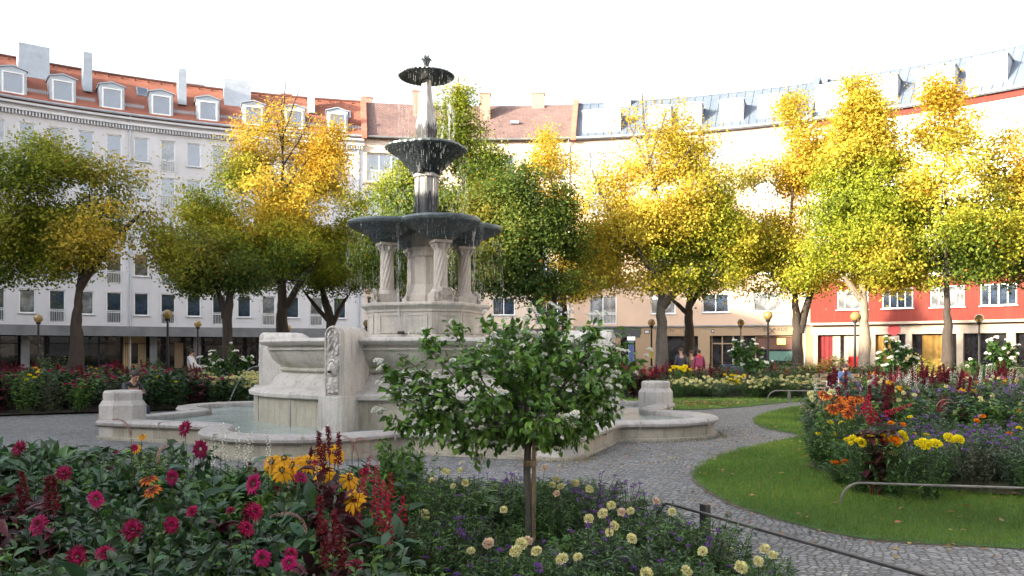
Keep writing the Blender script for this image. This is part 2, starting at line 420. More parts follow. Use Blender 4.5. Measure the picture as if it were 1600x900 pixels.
def window_proto(w, h, kind, panes, frame='white', fw=.07):
    key = (w, h, kind, panes, frame)
    if key in WP: return WP[key]
    f = MB(); d = .09
    f.box(-w/2+fw/2, 0, h/2, fw, d, h).box(w/2-fw/2, 0, h/2, fw, d, h).box(0, 0, h-fw/2, w-2*fw, d, fw).box(0, 0, fw/2, w-2*fw, d, fw)
    for i in range(1, panes): f.box(-w/2+w*i/panes, -.002, h/2, fw*.9, d, h-2*fw)
    if kind == 'french': f.box(0, .001, h*.36, w-2*fw, d*.8, fw*.8)
    if kind == 'shutter': f.box(0, -.012, h*.86, w-2*fw, d*.7, h*.2)
    p = MB(); p.box(0, .02, h/2, w-2*fw+.01, .012, h-2*fw+.01)
    s = MB()
    s.box(0, -.14, -.03, w+.18, .22, .05)
    r = MB()
    if kind == 'french':
        r.box(0, -.2, .92, w+.06, .03, .04).box(0, -.2, .1, w+.06, .03, .03)
        k = int(w/.11)
        for i in range(k+1): r.box(-w/2+i*w/k, -.2, .5, .022, .02, .8)
    WP[key] = (f.mesh('window_frame', M[frame]), p.mesh('window_pane', M['glass']), s.mesh('window_sill', M['zinc']), r.mesh('window_railing', M['railpaint']) if kind == 'french' else None)
    return WP[key]
def put_window(parent, th, r, z, w, h, kind='plain', panes=1, frame='white', sill=True):
    f, p, s, rl = window_proto(w, h, kind, panes, frame)
    o = link('window', f, parent, rp(th, r, z), -th)
    if random.random() < .22:
        p2 = WP.get(('curtain', p.name))
        if p2 is None: p2 = p.copy(); p2.materials.clear(); p2.materials.append(M['glass_curtain']); WP[('curtain', p.name)] = p2
        p = p2
    link('pane', p, o)
    if sill and kind != 'french': link('sill', s, o)
    if rl: link('railing', rl, o)
    return o
def wall_mesh(t0, t1, z0, z1, holes, depth=.24, extra_step=1.2):
    """holes: (theta_centre, width, za, zb)"""
    us = [t0*RR, t1*RR]; zs = [z0, z1]
    for (t, w, a, b) in holes: us += [t*RR-w/2, t*RR+w/2]; zs += [a, b]
    u = t0*RR
    while u < t1*RR: us.append(u); u += extra_step
    us = sorted(us); uu = [us[0]]
    for q in us[1:]:
        if q-uu[-1] > 1e-4: uu.append(q)
    zs = sorted(set(round(z, 4) for z in zs)); mb = MB()
    for i in range(len(uu)-1):
        um = (uu[i]+uu[i+1])/2
        hs = [(a, b) for (t, w, a, b) in holes if abs(um-t*RR) < w/2]
        for j in range(len(zs)-1):
            zm = (zs[j]+zs[j+1])/2
            if any(a < zm < b for a, b in hs): continue
            a, b = uu[i]/RR, uu[i+1]/RR
            mb.quad(rp(a,RR,zs[j]), rp(b,RR,zs[j]), rp(b,RR,zs[j+1]), rp(a,RR,zs[j+1]))
    for (t, w, a, b) in holes:
        l, r = t-w/2/RR, t+w/2/RR; R2 = RR+depth
        mb.quad(rp(l,RR,a), rp(l,RR,b), rp(l,R2,b), rp(l,R2,a)); mb.quad(rp(r,RR,b), rp(r,RR,a), rp(r,R2,a), rp(r,R2,b))
        mb.quad(rp(l,RR,b), rp(r,RR,b), rp(r,R2,b), rp(l,R2,b)); mb.quad(rp(r,RR,a), rp(l,RR,a), rp(l,R2,a), rp(r,R2,a))
    # side, back and inner closing walls
    R3 = RR+11
    mb.quad(rp(t0,RR+.002,z0), rp(t0,R3,z0), rp(t0,R3,z1), rp(t0,RR+.002,z1)); mb.quad(rp(t1,R3,z0), rp(t1,RR+.002,z0), rp(t1,RR+.002,z1), rp(t1,R3,z1))
    n = max(2, int((t1-t0)/rad(3)))
    for i in range(n):
        a, b = t0+(t1-t0)*i/n, t0+(t1-t0)*(i+1)/n
        mb.quad(rp(b,R3,z0), rp(a,R3,z0), rp(a,R3,z1), rp(b,R3,z1))
        mb.quad(rp(a,RR+.34,z0), rp(b,RR+.34,z0), rp(b,RR+.34,z1), rp(a,RR+.34,z1))
    return mb
EAVE, RIDGE, RUN = 18.8, 22.6, 3.8
def roof_mesh(t0, t1, mat, name, over=.35, ribs=0):
    V = []; Fs = []; UV = []
    n = max(2, int((t1-t0)/rad(1.0)))
    prof = [(RR-over, EAVE-.05), (RR+RUN, RIDGE), (RR+11.2, EAVE+.2)]
    sl = [0, math.hypot(RUN+over, RIDGE-EAVE+.05)]; sl.append(sl[1]+8)
    for i in range(n+1):
        t = t0+(t1-t0)*i/n
        for k, (r, z) in enumerate(prof): V.append(rp(t, r, z)); UV.append((t*RR, sl[k]))
    for i in range(n):
        for k in range(2): Fs.append((i*3+k, (i+1)*3+k, (i+1)*3+k+1, i*3+k+1))
    # gable ends + underside
    b = len(V)
    for t in (t0, t1):
        for (r, z) in ((RR-over, EAVE-.05), (RR+RUN, RIDGE), (RR+11.2, EAVE+.2), (RR+11.2, EAVE-.25), (RR-over, EAVE-.25)): V.append(rp(t, r, z)); UV.append((t*RR, z))
    Fs += [(b,b+1,b+2,b+3,b+4), (b+9,b+8,b+7,b+6,b+5)]
    for i in range(n):
        t, t2 = t0+(t1-t0)*i/n, t0+(t1-t0)*(i+1)/n; b = len(V)
        V += [rp(t,RR-over,EAVE-.25), rp(t2,RR-over,EAVE-.25), rp(t2,RR+.1,EAVE-.25), rp(t,RR+.1,EAVE-.25), rp(t,RR-over,EAVE-.05), rp(t2,RR-over,EAVE-.05)]
        UV += [(0,0)]*6; Fs += [(b,b+1,b+2,b+3), (b+4,b+5,b+1,b)]
    me = bpy.data.meshes.new(name); me.from_pydata(V, [], Fs); uv = me.uv_layers.new(name='UVMap')
    for lp in me.loops: uv.data[lp.index].uv = UV[lp.vertex_index]
    me.materials.append(mat); return me
SLOPE = math.atan2(RIDGE-EAVE+.05, RUN+.35)
def roof_z(r): return EAVE-.05+(r-(RR-.35))*math.tan(SLOPE)
def dormer(parent, th, w, z0, h, rfront, gable=.25, panes=1, mat='zinc', frame='white', name='dormer'):
    """local frame: x along the facade, y away from the square"""
    mb = MB(); L = h/math.tan(SLOPE)+.6; g = gable
    mb.prism([(-w/2,0),(w/2,0),(w/2,L),(-w/2,L)], 0, h)
    o = mb.build(name, M[mat], parent, rp(th, rfront, z0), -th)
    rf = MB(); ov = .1
    pts = [(-w/2-ov, h+.002), (0, h+g), (w/2+ov, h+.002), (w/2+ov, h+.07), (0, h+g+.08), (-w/2-ov, h+.07)]
    n = len(pts); v = [(x,-.1,z) for x,z in pts]+[(x,L,z) for x,z in pts]
    rf.add(v, [tuple(range(n)), tuple(range(2*n-1,n-1,-1))]+[(i,n+i,n+(i+1)%n,(i+1)%n) for i in range(n)])
    if g > .1: rf.add([(-w/2,-.003,h),(w/2,-.003,h),(0,-.003,h+g)], [(0,1,2)])
    rf.build('dormer_roof', M[mat], o)
    ww, wh = w-.32, h-.3
    f, p, s, rl = window_proto(round(ww,2), round(wh,2), 'plain', panes, frame, .09)
    wo = link('window', f, o, (0,-.03,.14)); pp = link('pane', p, wo)
    return o
def chimney(parent, th, r, w, d, z0, z1, mat, cap=True, name='chimney'):
    mb = MB(); mb.box(0,0,(z0+z1)/2,w,d,z1-z0)
    o = mb.build(name, M[mat], parent, rp(th, r, 0), -th)
    if cap: MB().box(0,0,z1+.03,w+.12,d+.12,.09).build('chimney_cap', M['zinc' if mat != 'brick' else 'brick'], o)
    return o
def gutter(parent, t0, t1, mat='zinc', r=RR-.42, z=EAVE-.12):
    mb = MB(); n = max(4, int((t1-t0)/rad(1.5)))
    mb.tube([rp(t0+(t1-t0)*i/n, r, z) for i in range(n+1)], .09, 8); return mb.build('gutter', M[mat], parent)
def downpipe(parent, t, z1=EAVE-.2, mat='zinc', z0=.1):
    return MB().tube([rp(t,RR-.35,z1), rp(t,RR-.09,z1-.5), rp(t,RR-.09,z0)], .055, 8).build('downpipe', M[mat], parent)
def bld(name, label): return empty(name, (0,0,0), 0, label, 'building')

# ---- left white building, orange roof
TL0, TL1 = rad(-50), th_of_x(569)
bL = bld('apartment_building', 'long pale grey apartment building with orange tiled roof and metal dormers at left')
ph = rad(2.02); holes = []; wins = []
base = th_of_x(262.5)
rows_plain = [(4.25,5.9),(7.1,8.75),(9.95,11.6),(12.8,14.45),(15.45,17.2)]
k = -14
for k in range(-12, 12):
    t = base+k*ph
    if t < TL0+rad(1) or t > TL1-rad(.8): continue
    fr = (k % 2 == 0)
    for (a, b) in rows_plain:
        if fr: holes.append((t, 1.0, a-.62, b)); wins.append((t, a-.62, 1.0, b-a+.62, 'french'))
        else: holes.append((t, .98, a, b)); wins.append((t, a, .98, b-a, 'plain'))
wall_mesh(TL0, TL1, 3.3, EAVE-.1, holes).build('wall', M['plaster_white'], bL)
for t, z, w_, h_, kd in wins: put_window(bL, t, RR+.13, z, w_, round(h_,3), kd)
link('roof', roof_mesh(TL0, TL1, M['tile_orange'], 'roof'), bL)
gutter(bL, TL0, TL1-.002)
mb = MB(); arcbox(mb, TL0, TL1, RR-.28, RR+.01, 17.95, 18.12); arcbox(mb, TL0, TL1, RR-.36, RR+.012, 18.35, 18.5); mb.build('cornice', M['plaster_white'], bL)
mb = MB(); t = TL0+.002
while t < TL1-.003:
    mb.box(*rp(t, RR-.12, 17.8), .09, .22, .28, -t); t += .2/RR
mb.build('dentil_frieze', M['plaster_white'], bL)
mb = MB(); arcbox(mb, TL0, TL1, RR-1.3, RR+.013, 3.0, 3.42); arcbox(mb, TL0, TL1, RR-1.36, RR-1.3, 2.72, 3.0); mb.build('canopy', M['concrete'], bL)
# recessed ground floor
mb = MB(); arcbox(mb, TL0, TL1, RR+.9, RR+1.0, .08, 3.0); mb.build('shop_glazing', M['shop_glass'], bL)
mb = MB(); t = TL0
while t < TL1:
    mb.box(*rp(t, RR+.85, 1.5), .08, .1, 2.9, -t); t += 1.55/RR
arcbox(mb, TL0, TL1, RR+.8, RR+.88, .08, .4); arcbox(mb, TL0, TL1, RR+.8, RR+.88, 2.15, 2.22); mb.build('shop_mullions', M['black_metal'], bL)
mb = MB()
for x in (240, 308, 520, 120, 40): t = th_of_x(x); MB().box(*rp(t, RR+.3, 1.5), .5, .5, 3.0, -t).build('pillar', M['concrete'], bL)
mb = MB(); t = th_of_x(281); mb.box(*rp(t, RR+.78, 1.35), .62, .06, 1.9, -t); mb.build('notice_board', M['plaster_tan'], bL)
# gateway to the yellow courtyard
tg = th_of_x(212); g = MB()
g.box(*rp(tg, RR+.7, 1.55), 1.55, .05, 2.5, -tg); g.build('courtyard_wall', M['plaster_yellow'], bL)
g = MB(); g.box(0,.02,1.2,.42,.05,1.5).build('courtyard_window', M['shop_glass'], bL, rp(tg, RR+.64, .3), -tg)
g = MB()
for i in range(12): g.box(-.75+i*.136, 0, 1.4, .022, .03, 2.6)
g.box(0,0,2.1,1.55,.04,.05).box(0,0,.25,1.55,.04,.05).build('gate', M['black_metal'], bL, rp(tg, RR+.5, .1), -tg)
for x in (252, 325, 396, 460, 527, 175, 98, 20): dormer(bL, th_of_x(x), 1.62, 18.86, 1.75, RR-.05)
for x, wpx, r, z0, z1 in ((287,.58,RR+1.7,20.3,23.0),(374,2.0,RR+2.6,20.4,23.0),(488,.52,RR+2.2,20.8,23.0),(140,.58,RR+1.7,20.3,23.1),(60,1.9,RR+2.6,20.4,23.2)):
    chimney(bL, th_of_x(x), r, wpx, 1.3, z0, z1, 'zinc', False)
M['brick_pale'] = simple('rendered chimney', (.5,.45,.4), .9)
chimney(bL, th_of_x(311), RR+6, 1.6, .8, 20, 23.3, 'brick_pale'); chimney(bL, th_of_x(452), RR+5, .8, .8, 20, 23.0, 'brick')
def skylight(parent, x, r, wd=.8, hh=1.2):
    th = th_of_x(x); mm = MB()
    R_ = Matrix.Rotation(SLOPE, 3, 'X')
    mm.box(0,0,.06, wd, hh, .12); o = mm.build('skylight', M['zinc'], parent, rp(th, r, roof_z(r)))
    o.rotation_euler = (SLOPE, 0, -th); MB().box(0,0,.125,wd-.14,hh-.14,.02).build('pane', M['glass'], o); return o
skylight(bL, 227, RR+2.2); skylight(bL, 541, RR+2.0); skylight(bL, 110, RR+2.2)
mb = MB(); ts = [th_of_x(x) for x in (208, 290, 362, 432, 492, 558, 130, 60)]
for t in ts:
    mb = MB()
    for i in range(14): mb.box(*rp(t+(i-7)*.12/RR, RR+.35, roof_z(RR+.35)+.14), .05, .02, .28, -t)
    mb.box(*rp(t, RR+.36, roof_z(RR+.35)+.14), 1.7, .02, .03, -t); mb.build('snow_guard', M['zinc'], bL)
mb = MB(); n = 40
for i in range(1, n):
    t = TL0+(TL1-TL0)*i/n; mb.box(*rp(t, RR+RUN-.3, roof_z(RR+RUN-.3)+.08), .1, .1, .14, -t)
arcbox(mb, TL0, TL1, RR+RUN-.12, RR+RUN+.12, RIDGE-.04, RIDGE+.09); mb.build('roof_ridge', M['tile_orange'], bL)
downpipe(bL, th_of_x(560)); downpipe(bL, th_of_x(203))
# firewall between left and middle
def firewall(parent, t, mat):
    mb = MB(); w_ = .42
    pts = [(RR-.55, EAVE-.3), (RR-.55, EAVE+.28), (RR+RUN, RIDGE+.42), (RR+11.3, EAVE+.5), (RR+11.3, EAVE-.3)]
    a, b = t-w_/2/RR, t+w_/2/RR; n = len(pts)
    v = [rp(a, r, z) for r, z in pts]+[rp(b, r, z) for r, z in pts]
    mb.add(v, [tuple(range(n)), tuple(range(2*n-1,n-1,-1))]+[(i,n+i,n+(i+1)%n,(i+1)%n) for i in range(n)])
    return mb.build('firewall', M[mat], parent)
M['firewall_red'] = simple('red roof parapet', (.42,.14,.09), .8)
TM0, TM1 = TL1, th_of_x(896)
bM = bld('apartment_building', 'beige apartment building with brown tiled roof and railed loggias behind the fountain')
holes = []; wins = []
def addw(holes, wins, x, w_, a, b, kd='plain', p=2): t = th_of_x(x); holes.append((t, w_, a, b)); wins.append((t, a, w_, round(b-a,3), kd, p))
for r in range(5):
    top = 17.5-2.87*r
    addw(holes, wins, 602, 2.9, top-2.3, top, 'french', 3)
    for x in (665, 730): addw(holes, wins, x, 1.9, top-1.45, top)
    addw(holes, wins, 787, 1.8, top-1.45, top)
    addw(holes, wins, 862, 2.7, top-2.25, top, 'french', 3)
wall_mesh(TM0, TM1, 3.3, EAVE-.1, holes, .5).build('wall', M['plaster_beige'], bM)
for t, z, w_, h_, kd, p in wins: put_window(bM, t, RR+(.3 if kd == 'french' else .13), z, w_, h_, kd, p)
mb = MB()
for r in range(5):
    top = 17.5-2.87*r; t = th_of_x(602); arcbox(mb, t-1.6/RR, t+1.6/RR, RR-.3, RR+.3, top-2.45, top-2.32)
mb.build('balcony_slab', M['plaster_beige'], bM)
link('roof', roof_mesh(TM0, TM1, M['tile_brown'], 'roof'), bM)
gutter(bM, TM0+.004, TM1-.004, 'concrete')
firewall(bM, TM0, 'firewall_red'); firewall(bM, TM1, 'firewall_red')
chimney(bM, th_of_x(757), RR+2.4, .85, .85, 20.4, 23.1, 'brick'); chimney(bM, th_of_x(838), RR+3.8, 1.05, .8, 22, 23.5, 'brick'); chimney(bM, th_of_x(650), RR+2.6, .5, .6, 20.6, 23.3, 'brick')
chimney(bM, th_of_x(576), RR+5, .8, .6, 21, 23.3, 'brick')
MB().box(0,0,.12,.7,.5,.2).build('roof_vent', M['zinc'], bM, rp(th_of_x(803), RR+1.4, roof_z(RR+1.4)), -th_of_x(803))
mb = MB(); arcbox(mb, TM0, TM1, RR-.12, RR+.014, 3.25, 3.5); mb.build('cornice', M['plaster_tan'], bM)
mb = MB(); arcbox(mb, TM0, TM1, RR+.3, RR+.36, .08, 3.3); mb.build('shop_glazing', M['shop_glass'], bM)
mb = MB()
for x in (572, 640, 700, 760, 850, 893): t = th_of_x(x); MB().box(*rp(t, RR+.15, 1.68), .7, .35, 3.2, -t).build('pillar', M['plaster_tan'], bM)
downpipe(bM, th_of_x(889))
M['sign_dark'] = simple('dark shop sign board', (.03,.03,.035), .5); M['sign_red'] = simple('red lettering', (.30,.05,.04), .5, var=.05)
t = th_of_x(815); sg = MB().box(0,0,0,4.1,.14,.75).build('shop_sign', M['sign_dark'], bM, rp(t, RR-.15, 3.05), -t)
tx = link('lettering', text_mesh('IDS', .62, M['sign_red'], .02), sg); tx.location = (.95,-.1,-.22); tx.rotation_euler = (PI/2,0,0)

# ---- right peach building with metal roof
TR0, TR1 = TM1, th_of_x(1266)
bR = bld('apartment_building', 'peach apartment building with pale standing seam metal roof above tan shopfronts')
holes = []; wins = []
for r in range(5):
    top = 17.5-2.85*r
    for x, w_, kd, dz in ((942,2.15,'french',2.3),(1036,1.9,'shutter',1.5),(1118,2.0,'plain',1.45),(1199,2.0,'plain',1.45)):
        addw(holes, wins, x, w_, top-dz, top, kd, 2)
wall_mesh(TR0, TR1, 3.55, EAVE-.1, holes).build('wall', M['plaster_pink'], bR)
for t, z, w_, h_, kd, p in wins: put_window(bR, t, RR+.13, z, w_, h_, kd, p)
def seam_roof(parent, t0, t1):
    link('roof', roof_mesh(t0, t1, M['zinc_light'], 'roof'), parent)
    mb = MB(); t = t0+.01
    while t < t1-.005:
        a = Vector(rp(t, RR-.33, roof_z(RR-.33)+.03)); b = Vector(rp(t, RR+RUN-.02, RIDGE+.0))
        mb.tube([a, b], .03, 4); t += .62/RR
    arcbox(mb, t0, t1, RR+RUN-.1, RR+RUN+.1, RIDGE-.05, RIDGE+.06)
    mb.build('standing_seams', M['zinc_light'], parent)
seam_roof(bR, TR0, TR1); gutter(bR, TR0+.004, TR1)
M['dormer_white'] = simple('pale dormer cladding', (.46,.48,.50), .5, .1)
dormer(bR, th_of_x(940), 3.0, 19.15, 1.75, RR+.1, .06, 2, 'dormer_white')
for x in (1030, 1078, 1142, 1202): dormer(bR, th_of_x(x), 1.75, 19.15, 1.8, RR+.25, .06, 2, 'dormer_white')
MB().box(0,0,22.7,2.2,.8,.9).build('roof_box', M['zinc'], bR, rp(th_of_x(960), RR+3.6, -.3), -th_of_x(960))
mb = MB(); arcbox(mb, TR0, TR1, RR-.22, RR+.014, 3.56, 3.66); mb.build('cornice', M['concrete'], bR)
mb = MB(); arcbox(mb, TR0, TR1, RR-.06, RR+.33, 2.85, 3.55); mb.build('sign_band', M['plaster_tan'], bR)
mb = MB()
for x, w_ in ((905,1.2),(1003,1.0),(1100,.9),(1262,.8),(1018,.8),(948,2.2)): t = th_of_x(x); MB().box(*rp(t, RR+.12, 1.48), w_, .4, 2.8, -t).build('pillar', M['plaster_tan'], bR)
mb = MB(); arcbox(mb, TR0, TR1, RR+.33, RR+.38, .08, 2.85); mb.build('shop_glazing', M['shop_glass'], bR)
mb = MB()
for x in (1036, 1092, 1112, 1128, 1145, 1160, 1180, 1256): t = th_of_x(x); mb.box(*rp(t, RR+.26, 1.48), .09, .1, 2.75, -t)
a, b = th_of_x(1180), th_of_x(1256); arcbox(mb, a, b, RR+.2, RR+.3, 2.72, 2.8); arcbox(mb, a, b, RR+.2, RR+.3, .08, .5)
a, b = th_of_x(1112), th_of_x(1145); arcbox(mb, a, b, RR+.2, RR+.3, 2.2, 2.3)
mb.build('shop_window_frame', M['plaster_tan'], bR)
mb = MB(); a, b = th_of_x(960), th_of_x(1000); arcbox(mb, a, b, RR-.12, RR-.04, 2.75, 3.35); mb.build('shop_sign_board', M['sign_dark'], bR)
M['letter_brown'] = simple('brown lettering', (.03,.018,.012), .6, var=.05); M['letter_orange'] = simple('orange lettering', (.5,.2,.03), .6, var=.05)
def facade_text(parent, x, z, txt, size, mat, off=.075, rb=0, sp=1.0):
    t = th_of_x(x); o = link('lettering', text_mesh(txt, size, M[mat], .008, sp=sp), parent, rp(t, RR-off, z)); o.rotation_euler = (PI/2, rb, -t); return o
facade_text(bR, 1198.5, 3.17, 'ED', .38, 'letter_brown', sp=1.15); facade_text(bR, 1219.5, 3.17, 'ARDS', .38, 'letter_brown', sp=1.15)
facade_text(bR, 1206.5, 2.98, 'X', .62, 'letter_brown', .085)
facade_text(bR, 1041, 3.12, 'c + FI', .4, 'letter_brown', sp=1.25); facade_text(bR, 1059.5, 3.12, 'll', .4, 'letter_orange', sp=1.2); facade_text(bR, 1069.5, 3.12, 'c', .4, 'letter_brown')
facade_text(bR, 1054, 2.92, '. - . . - . . -- . . -', .22, 'letter_brown')
t = th_of_x(1011); pl = MB().box(0,0,0,.4,.04,.3).build('street_number_plate', M['sign_dark'], bR, rp(t, RR-.08, 3.2), -t)
MB().box(0,-.024,.04,.28,.006,.05).box(0,-.024,-.06,.3,.006,.04).build('plate_lines', M['white'], pl)
t = th_of_x(1114); pl = MB().box(0,0,0,.22,.04,.28).build('house_number_plate', M['sign_dark'], bR, rp(t, RR-.08, 3.2), -t)
tx = link('lettering', text_mesh('9', .22, M['white'], .004), pl); tx.location = (0,-.026,-.075); tx.rotation_euler = (PI/2,0,0)
M['lamp_glow'], n_, l_, b_ = newmat('warm shop lamp'); b_.inputs['Base Color'].default_value = (.9,.45,.08,1); b_.inputs['Emission Color'].default_value = (1,.42,.06,1); b_.inputs['Emission Strength'].default_value = 1.1
t = th_of_x(1220); MB().box(0,0,0,.6,.05,.45).build('lit_shade', M['lamp_glow'], bR, rp(t, RR+.29, 2.4), -t)
M['shop_red'] = simple('reddish shop interior', (.09,.035,.02), .7); M['shop_teal'] = simple('teal display', (.06,.14,.11), .6)
mb = MB(); a, b = th_of_x(1182), th_of_x(1255); arcbox(mb, a, b, RR+.31, RR+.325, 1.8, 2.72); mb.build('shop_back_wall', M['shop_red'], bR)
mb = MB(); t = th_of_x(1225); mb.box(*rp(t, RR+.3, 1.3), 2.2, .02, .7, -t); mb.build('shop_display', M['shop_teal'], bR)
M['awning_green'] = simple('green fascia', (.03,.06,.025), .7)
mb = MB(); a, b = th_of_x(899), th_of_x(1002); arcbox(mb, a, b, RR-.1, RR-.065, 3.0, 3.5); mb.build('shop_fascia', M['awning_green'], bR)
mb = MB(); t = TR0+.01
while t < TR1:
    mb.tube([rp(t, RR-.2, 3.54), rp(t+.012, RR-.06, 3.3)], .018, 5); t += 1.9/RR
mb.build('canopy_bracket', M['concrete'], bR)
downpipe(bR, th_of_x(1258), mat='zinc')

# ---- red building
TE0, TE1 = TR1, rad(49)
bE = bld('apartment_building', 'red and cream apartment building with white window frames at the right end')
holes = []; wins = []
for r in range(5):
    top = 17.5-2.85*r
    for x, w_, p in ((1296,1.5,2),(1332,2.1,4) ,(1402,2.0,4),(1480,2.1,4),(1560,2.1,4)):
        if x == 1296 and r > 3: continue
        addw(holes, wins, x, w_, top-1.45, top, 'plain', p)
wall_mesh(TE0, TE1, 6.75, EAVE-.1, [h for h in holes if h[2] > 6.8]).build('wall', M['plaster_cream'], bE)
wall_mesh(TE0, TE1, 3.55, 6.75, [h for h in holes if h[2] < 6.6]).build('lower_wall', M['plaster_red'], bE)
for t, z, w_, h_, kd, p in wins: put_window(bE, t, RR+.1, z, w_, h_, kd, p, sill=True)
mb = MB(); arcbox(mb, TE0+.003, TE1, RR-.06, RR+.014, 18.1, 18.54); mb.build('eaves_soffit', M['plaster_red'], bE)
seam_roof(bE, TE0, TE1); gutter(bE, TE0, TE1); firewall(bE, TE0, 'zinc_light')
for x in (1300, 1372, 1460, 1540): dormer(bE, th_of_x(x), 2.4, 19.2, 1.95, RR+.25, .06, 2, 'dormer_white')
MB().box(0,0,0,.3,.3,1.4).build('chimney', M['zinc'], bE, rp(th_of_x(1278), RR+3.4, 23.0))
MB().tube([rp(th_of_x(1279),RR+3.4,23.6), rp(th_of_x(1279),RR+3.4,25)], .025, 5).build('antenna', M['galv'], bE)
M['white_fascia'] = simple('cream fascia', (.33,.27,.20), .6)
mb = MB(); arcbox(mb, TE0, TE1, RR-.5, RR+.014, 3.55, 3.72); arcbox(mb, TE0, TE1, RR-.04, RR+.34, 2.85, 3.5); mb.build('canopy', M['white_fascia'], bE)
mb = MB(); arcbox(mb, TE0, TE1, RR+.34, RR+.4, .08, 2.85); mb.build('shop_glazing', M['shop_glass'], bE)
mb = MB()
for x, w_ in ((1272,.5),(1362,.5),(1420,.4),(1500,.4),(1580,.5)): t = th_of_x(x); MB().box(*rp(t, RR+.14, 1.48), w_, .42, 2.8, -t).build('pillar', M['white_fascia'], bE)
def curtain(x0, x1, mat, z0=.3, z1=2.75):
    mb = MB(); a, b = th_of_x(x0), th_of_x(x1); n = int((b-a)*RR/.06)
    pts = [rp(a+(b-a)*i/n, RR+.27+.03*math.sin(i*1.1)+.015*math.sin(i*.37), 0) for i in range(n+1)]
    for i in range(n):
        p, q = pts[i], pts[i+1]; mb.quad((p[0],p[1],z0),(q[0],q[1],z0),(q[0],q[1],z1),(p[0],p[1],z1))
    o = mb.build('curtain', M[mat], bE)
    so = o.modifiers.new('thickness', 'SOLIDIFY'); so.thickness = .01
M['curtain_red'] = simple('red curtain', (.14,.012,.014), .9); M['curtain_cream'] = simple('cream curtain', (.36,.30,.23), .9); M['curtain_ochre'] = simple('ochre curtain', (.22,.125,.025), .9)
curtain(1279, 1299, 'curtain_red'); curtain(1300, 1304, 'curtain_cream'); curtain(1304,1312,'curtain_cream'); curtain(1318, 1356, 'curtain_cream'); curtain(1366, 1394, 'curtain_ochre'); curtain(1440, 1480, 'curtain_ochre')
M['logo_red'] = simple('red round logo', (.45,.04,.04), .5)
t = th_of_x(1397); lg = link('round_logo', MB().lathe([(.0,0),(.42,0),(.42,.05),(.26,.05),(.26,.02),(0,.02)], 28).mesh('logo', M['logo_red']), bE, rp(t, RR-.06, 3.18)); lg.rotation_euler = (PI/2,0,-t)
t = th_of_x(1399); pl = MB().box(0,0,0,.5,.04,.6).build('notice_plate', M['white_fascia'], bE, rp(t, RR-.02, 2.45), -t)
tx = link('lettering', text_mesh('11', .5, M['letter_brown'], .004), pl); tx.location = (0,-.026,-.17); tx.rotation_euler = (PI/2,0,0)

# ---- the rest of the ring of houses round the square (behind the photographer: they cast the long shadow; gap and some heights shaped for the sun)
def plain_house(a, b, wallm, roofm, label):
    o = bld('apartment_building', label); hs = []; t = a+rad(2)
    while t < b-rad(1.5):
        for r in range(5): hs.append((t, 1.3, 17.3-2.85*r-1.6, 17.3-2.85*r))
        t += rad(4.6)
    wall_mesh(a, b, 0, EAVE-.1, hs).build('wall', M[wallm], o)
    for (t, w_, z0, z1) in hs: put_window(o, t, RR+.13, z0, w_, round(z1-z0,3), 'plain', 2)
    link('roof', roof_mesh(a, b, M[roofm], 'roof'), o); gutter(o, a+.003, b-.003)
    mb = MB(); arcbox(mb, a, b, RR-.1, RR+.02, 3.3, 3.6); mb.build('cornice', M['concrete'], o); return o
plain_house(rad(49.2), rad(84), 'plaster_beige', 'tile_brown', 'beige house with brown roof closing the right side of the square')
plain_house(rad(92), rad(128), 'plaster_cream', 'tile_orange', 'cream house with orange roof behind the right of the square')
plain_house(rad(136), rad(176), 'plaster_beige', 'tile_brown', 'beige house with brown roof behind the photographer')
plain_house(rad(-176), rad(-138), 'plaster_pink', 'tile_orange', 'peach house with orange roof behind the photographer')
plain_house(rad(-137.6), rad(-126), 'plaster_cream', 'tile_brown', 'narrow cream house with brown roof at the corner of the sunset street')
ho = plain_house(rad(-115), rad(-96), 'plaster_cream', 'tile_orange', 'cream house with orange roof on the sunset side of the square')
ho.scale = (1,1,.93)  # unseen; lowered so low sun reaches the right-hand trees
ho = plain_house(rad(-129), rad(-112.5), 'plaster_beige', 'tile_brown', 'unseen house added to block low sun behind the sunset street')
ho.location = (15*math.sin(rad(-120.5)), 15*math.cos(rad(-120.5)), 0)  # added out of view to keep sun through the gap off the ground
plain_house(rad(-95.6), rad(-88.4), 'plaster_beige', 'tile_orange', 'narrow beige house with orange roof on the left side of the square').scale = (1,1,1.05)  # unseen; stretched a little to shade the red facade
ho = plain_house(rad(-88), rad(-50.6), 'plaster_beige', 'tile_brown', 'unseen beige house with brown roof made taller for its shadow on the left side of the square')
ho.scale = (1,1,1.15)  # unseen; height raised so its shadow covers the lower peach facade
# ================================================================== FOUNTAIN
CX, CY = -1.85, 18.0
def dv(phi_deg):                      # 0 = towards the photographer, positive = to the left
    p = rad(phi_deg); return (-math.sin(p), -math.cos(p))
def dang(phi_deg): x, y = dv(phi_deg); return math.atan2(y, x)
ft = empty('fountain', (CX, CY, 0), 0, 'stone fountain with dark bronze bowls on twisted columns in a lobed water basin', 'fountain')
LOBES = [20, 110, 200, -70]; CORN = [65, 155, -115, -25]
def basin_r(a, shrink=0):
    r = 0
    for c in CORN:
        d = math.cos(a-dang(c))
        # square sides at LOBES direction distance 4.67
    rs = 1e9
    for l in LOBES:
        d = math.cos(a-dang(l))
        if d > 1e-3: rs = min(rs, 4.67/d)
    for c in CORN:
        d = math.cos(a-dang(c))
        if d > 1e-3: rs = min(rs, 6.42/d)
    r = rs
    for l in LOBES:
        d = 4.4; da = a-dang(l); s = d*math.sin(da)
        if abs(s) < 1.75 and math.cos(da) > 0: r = max(r, d*math.cos(da)+math.sqrt(1.75**2-s*s))
    return r
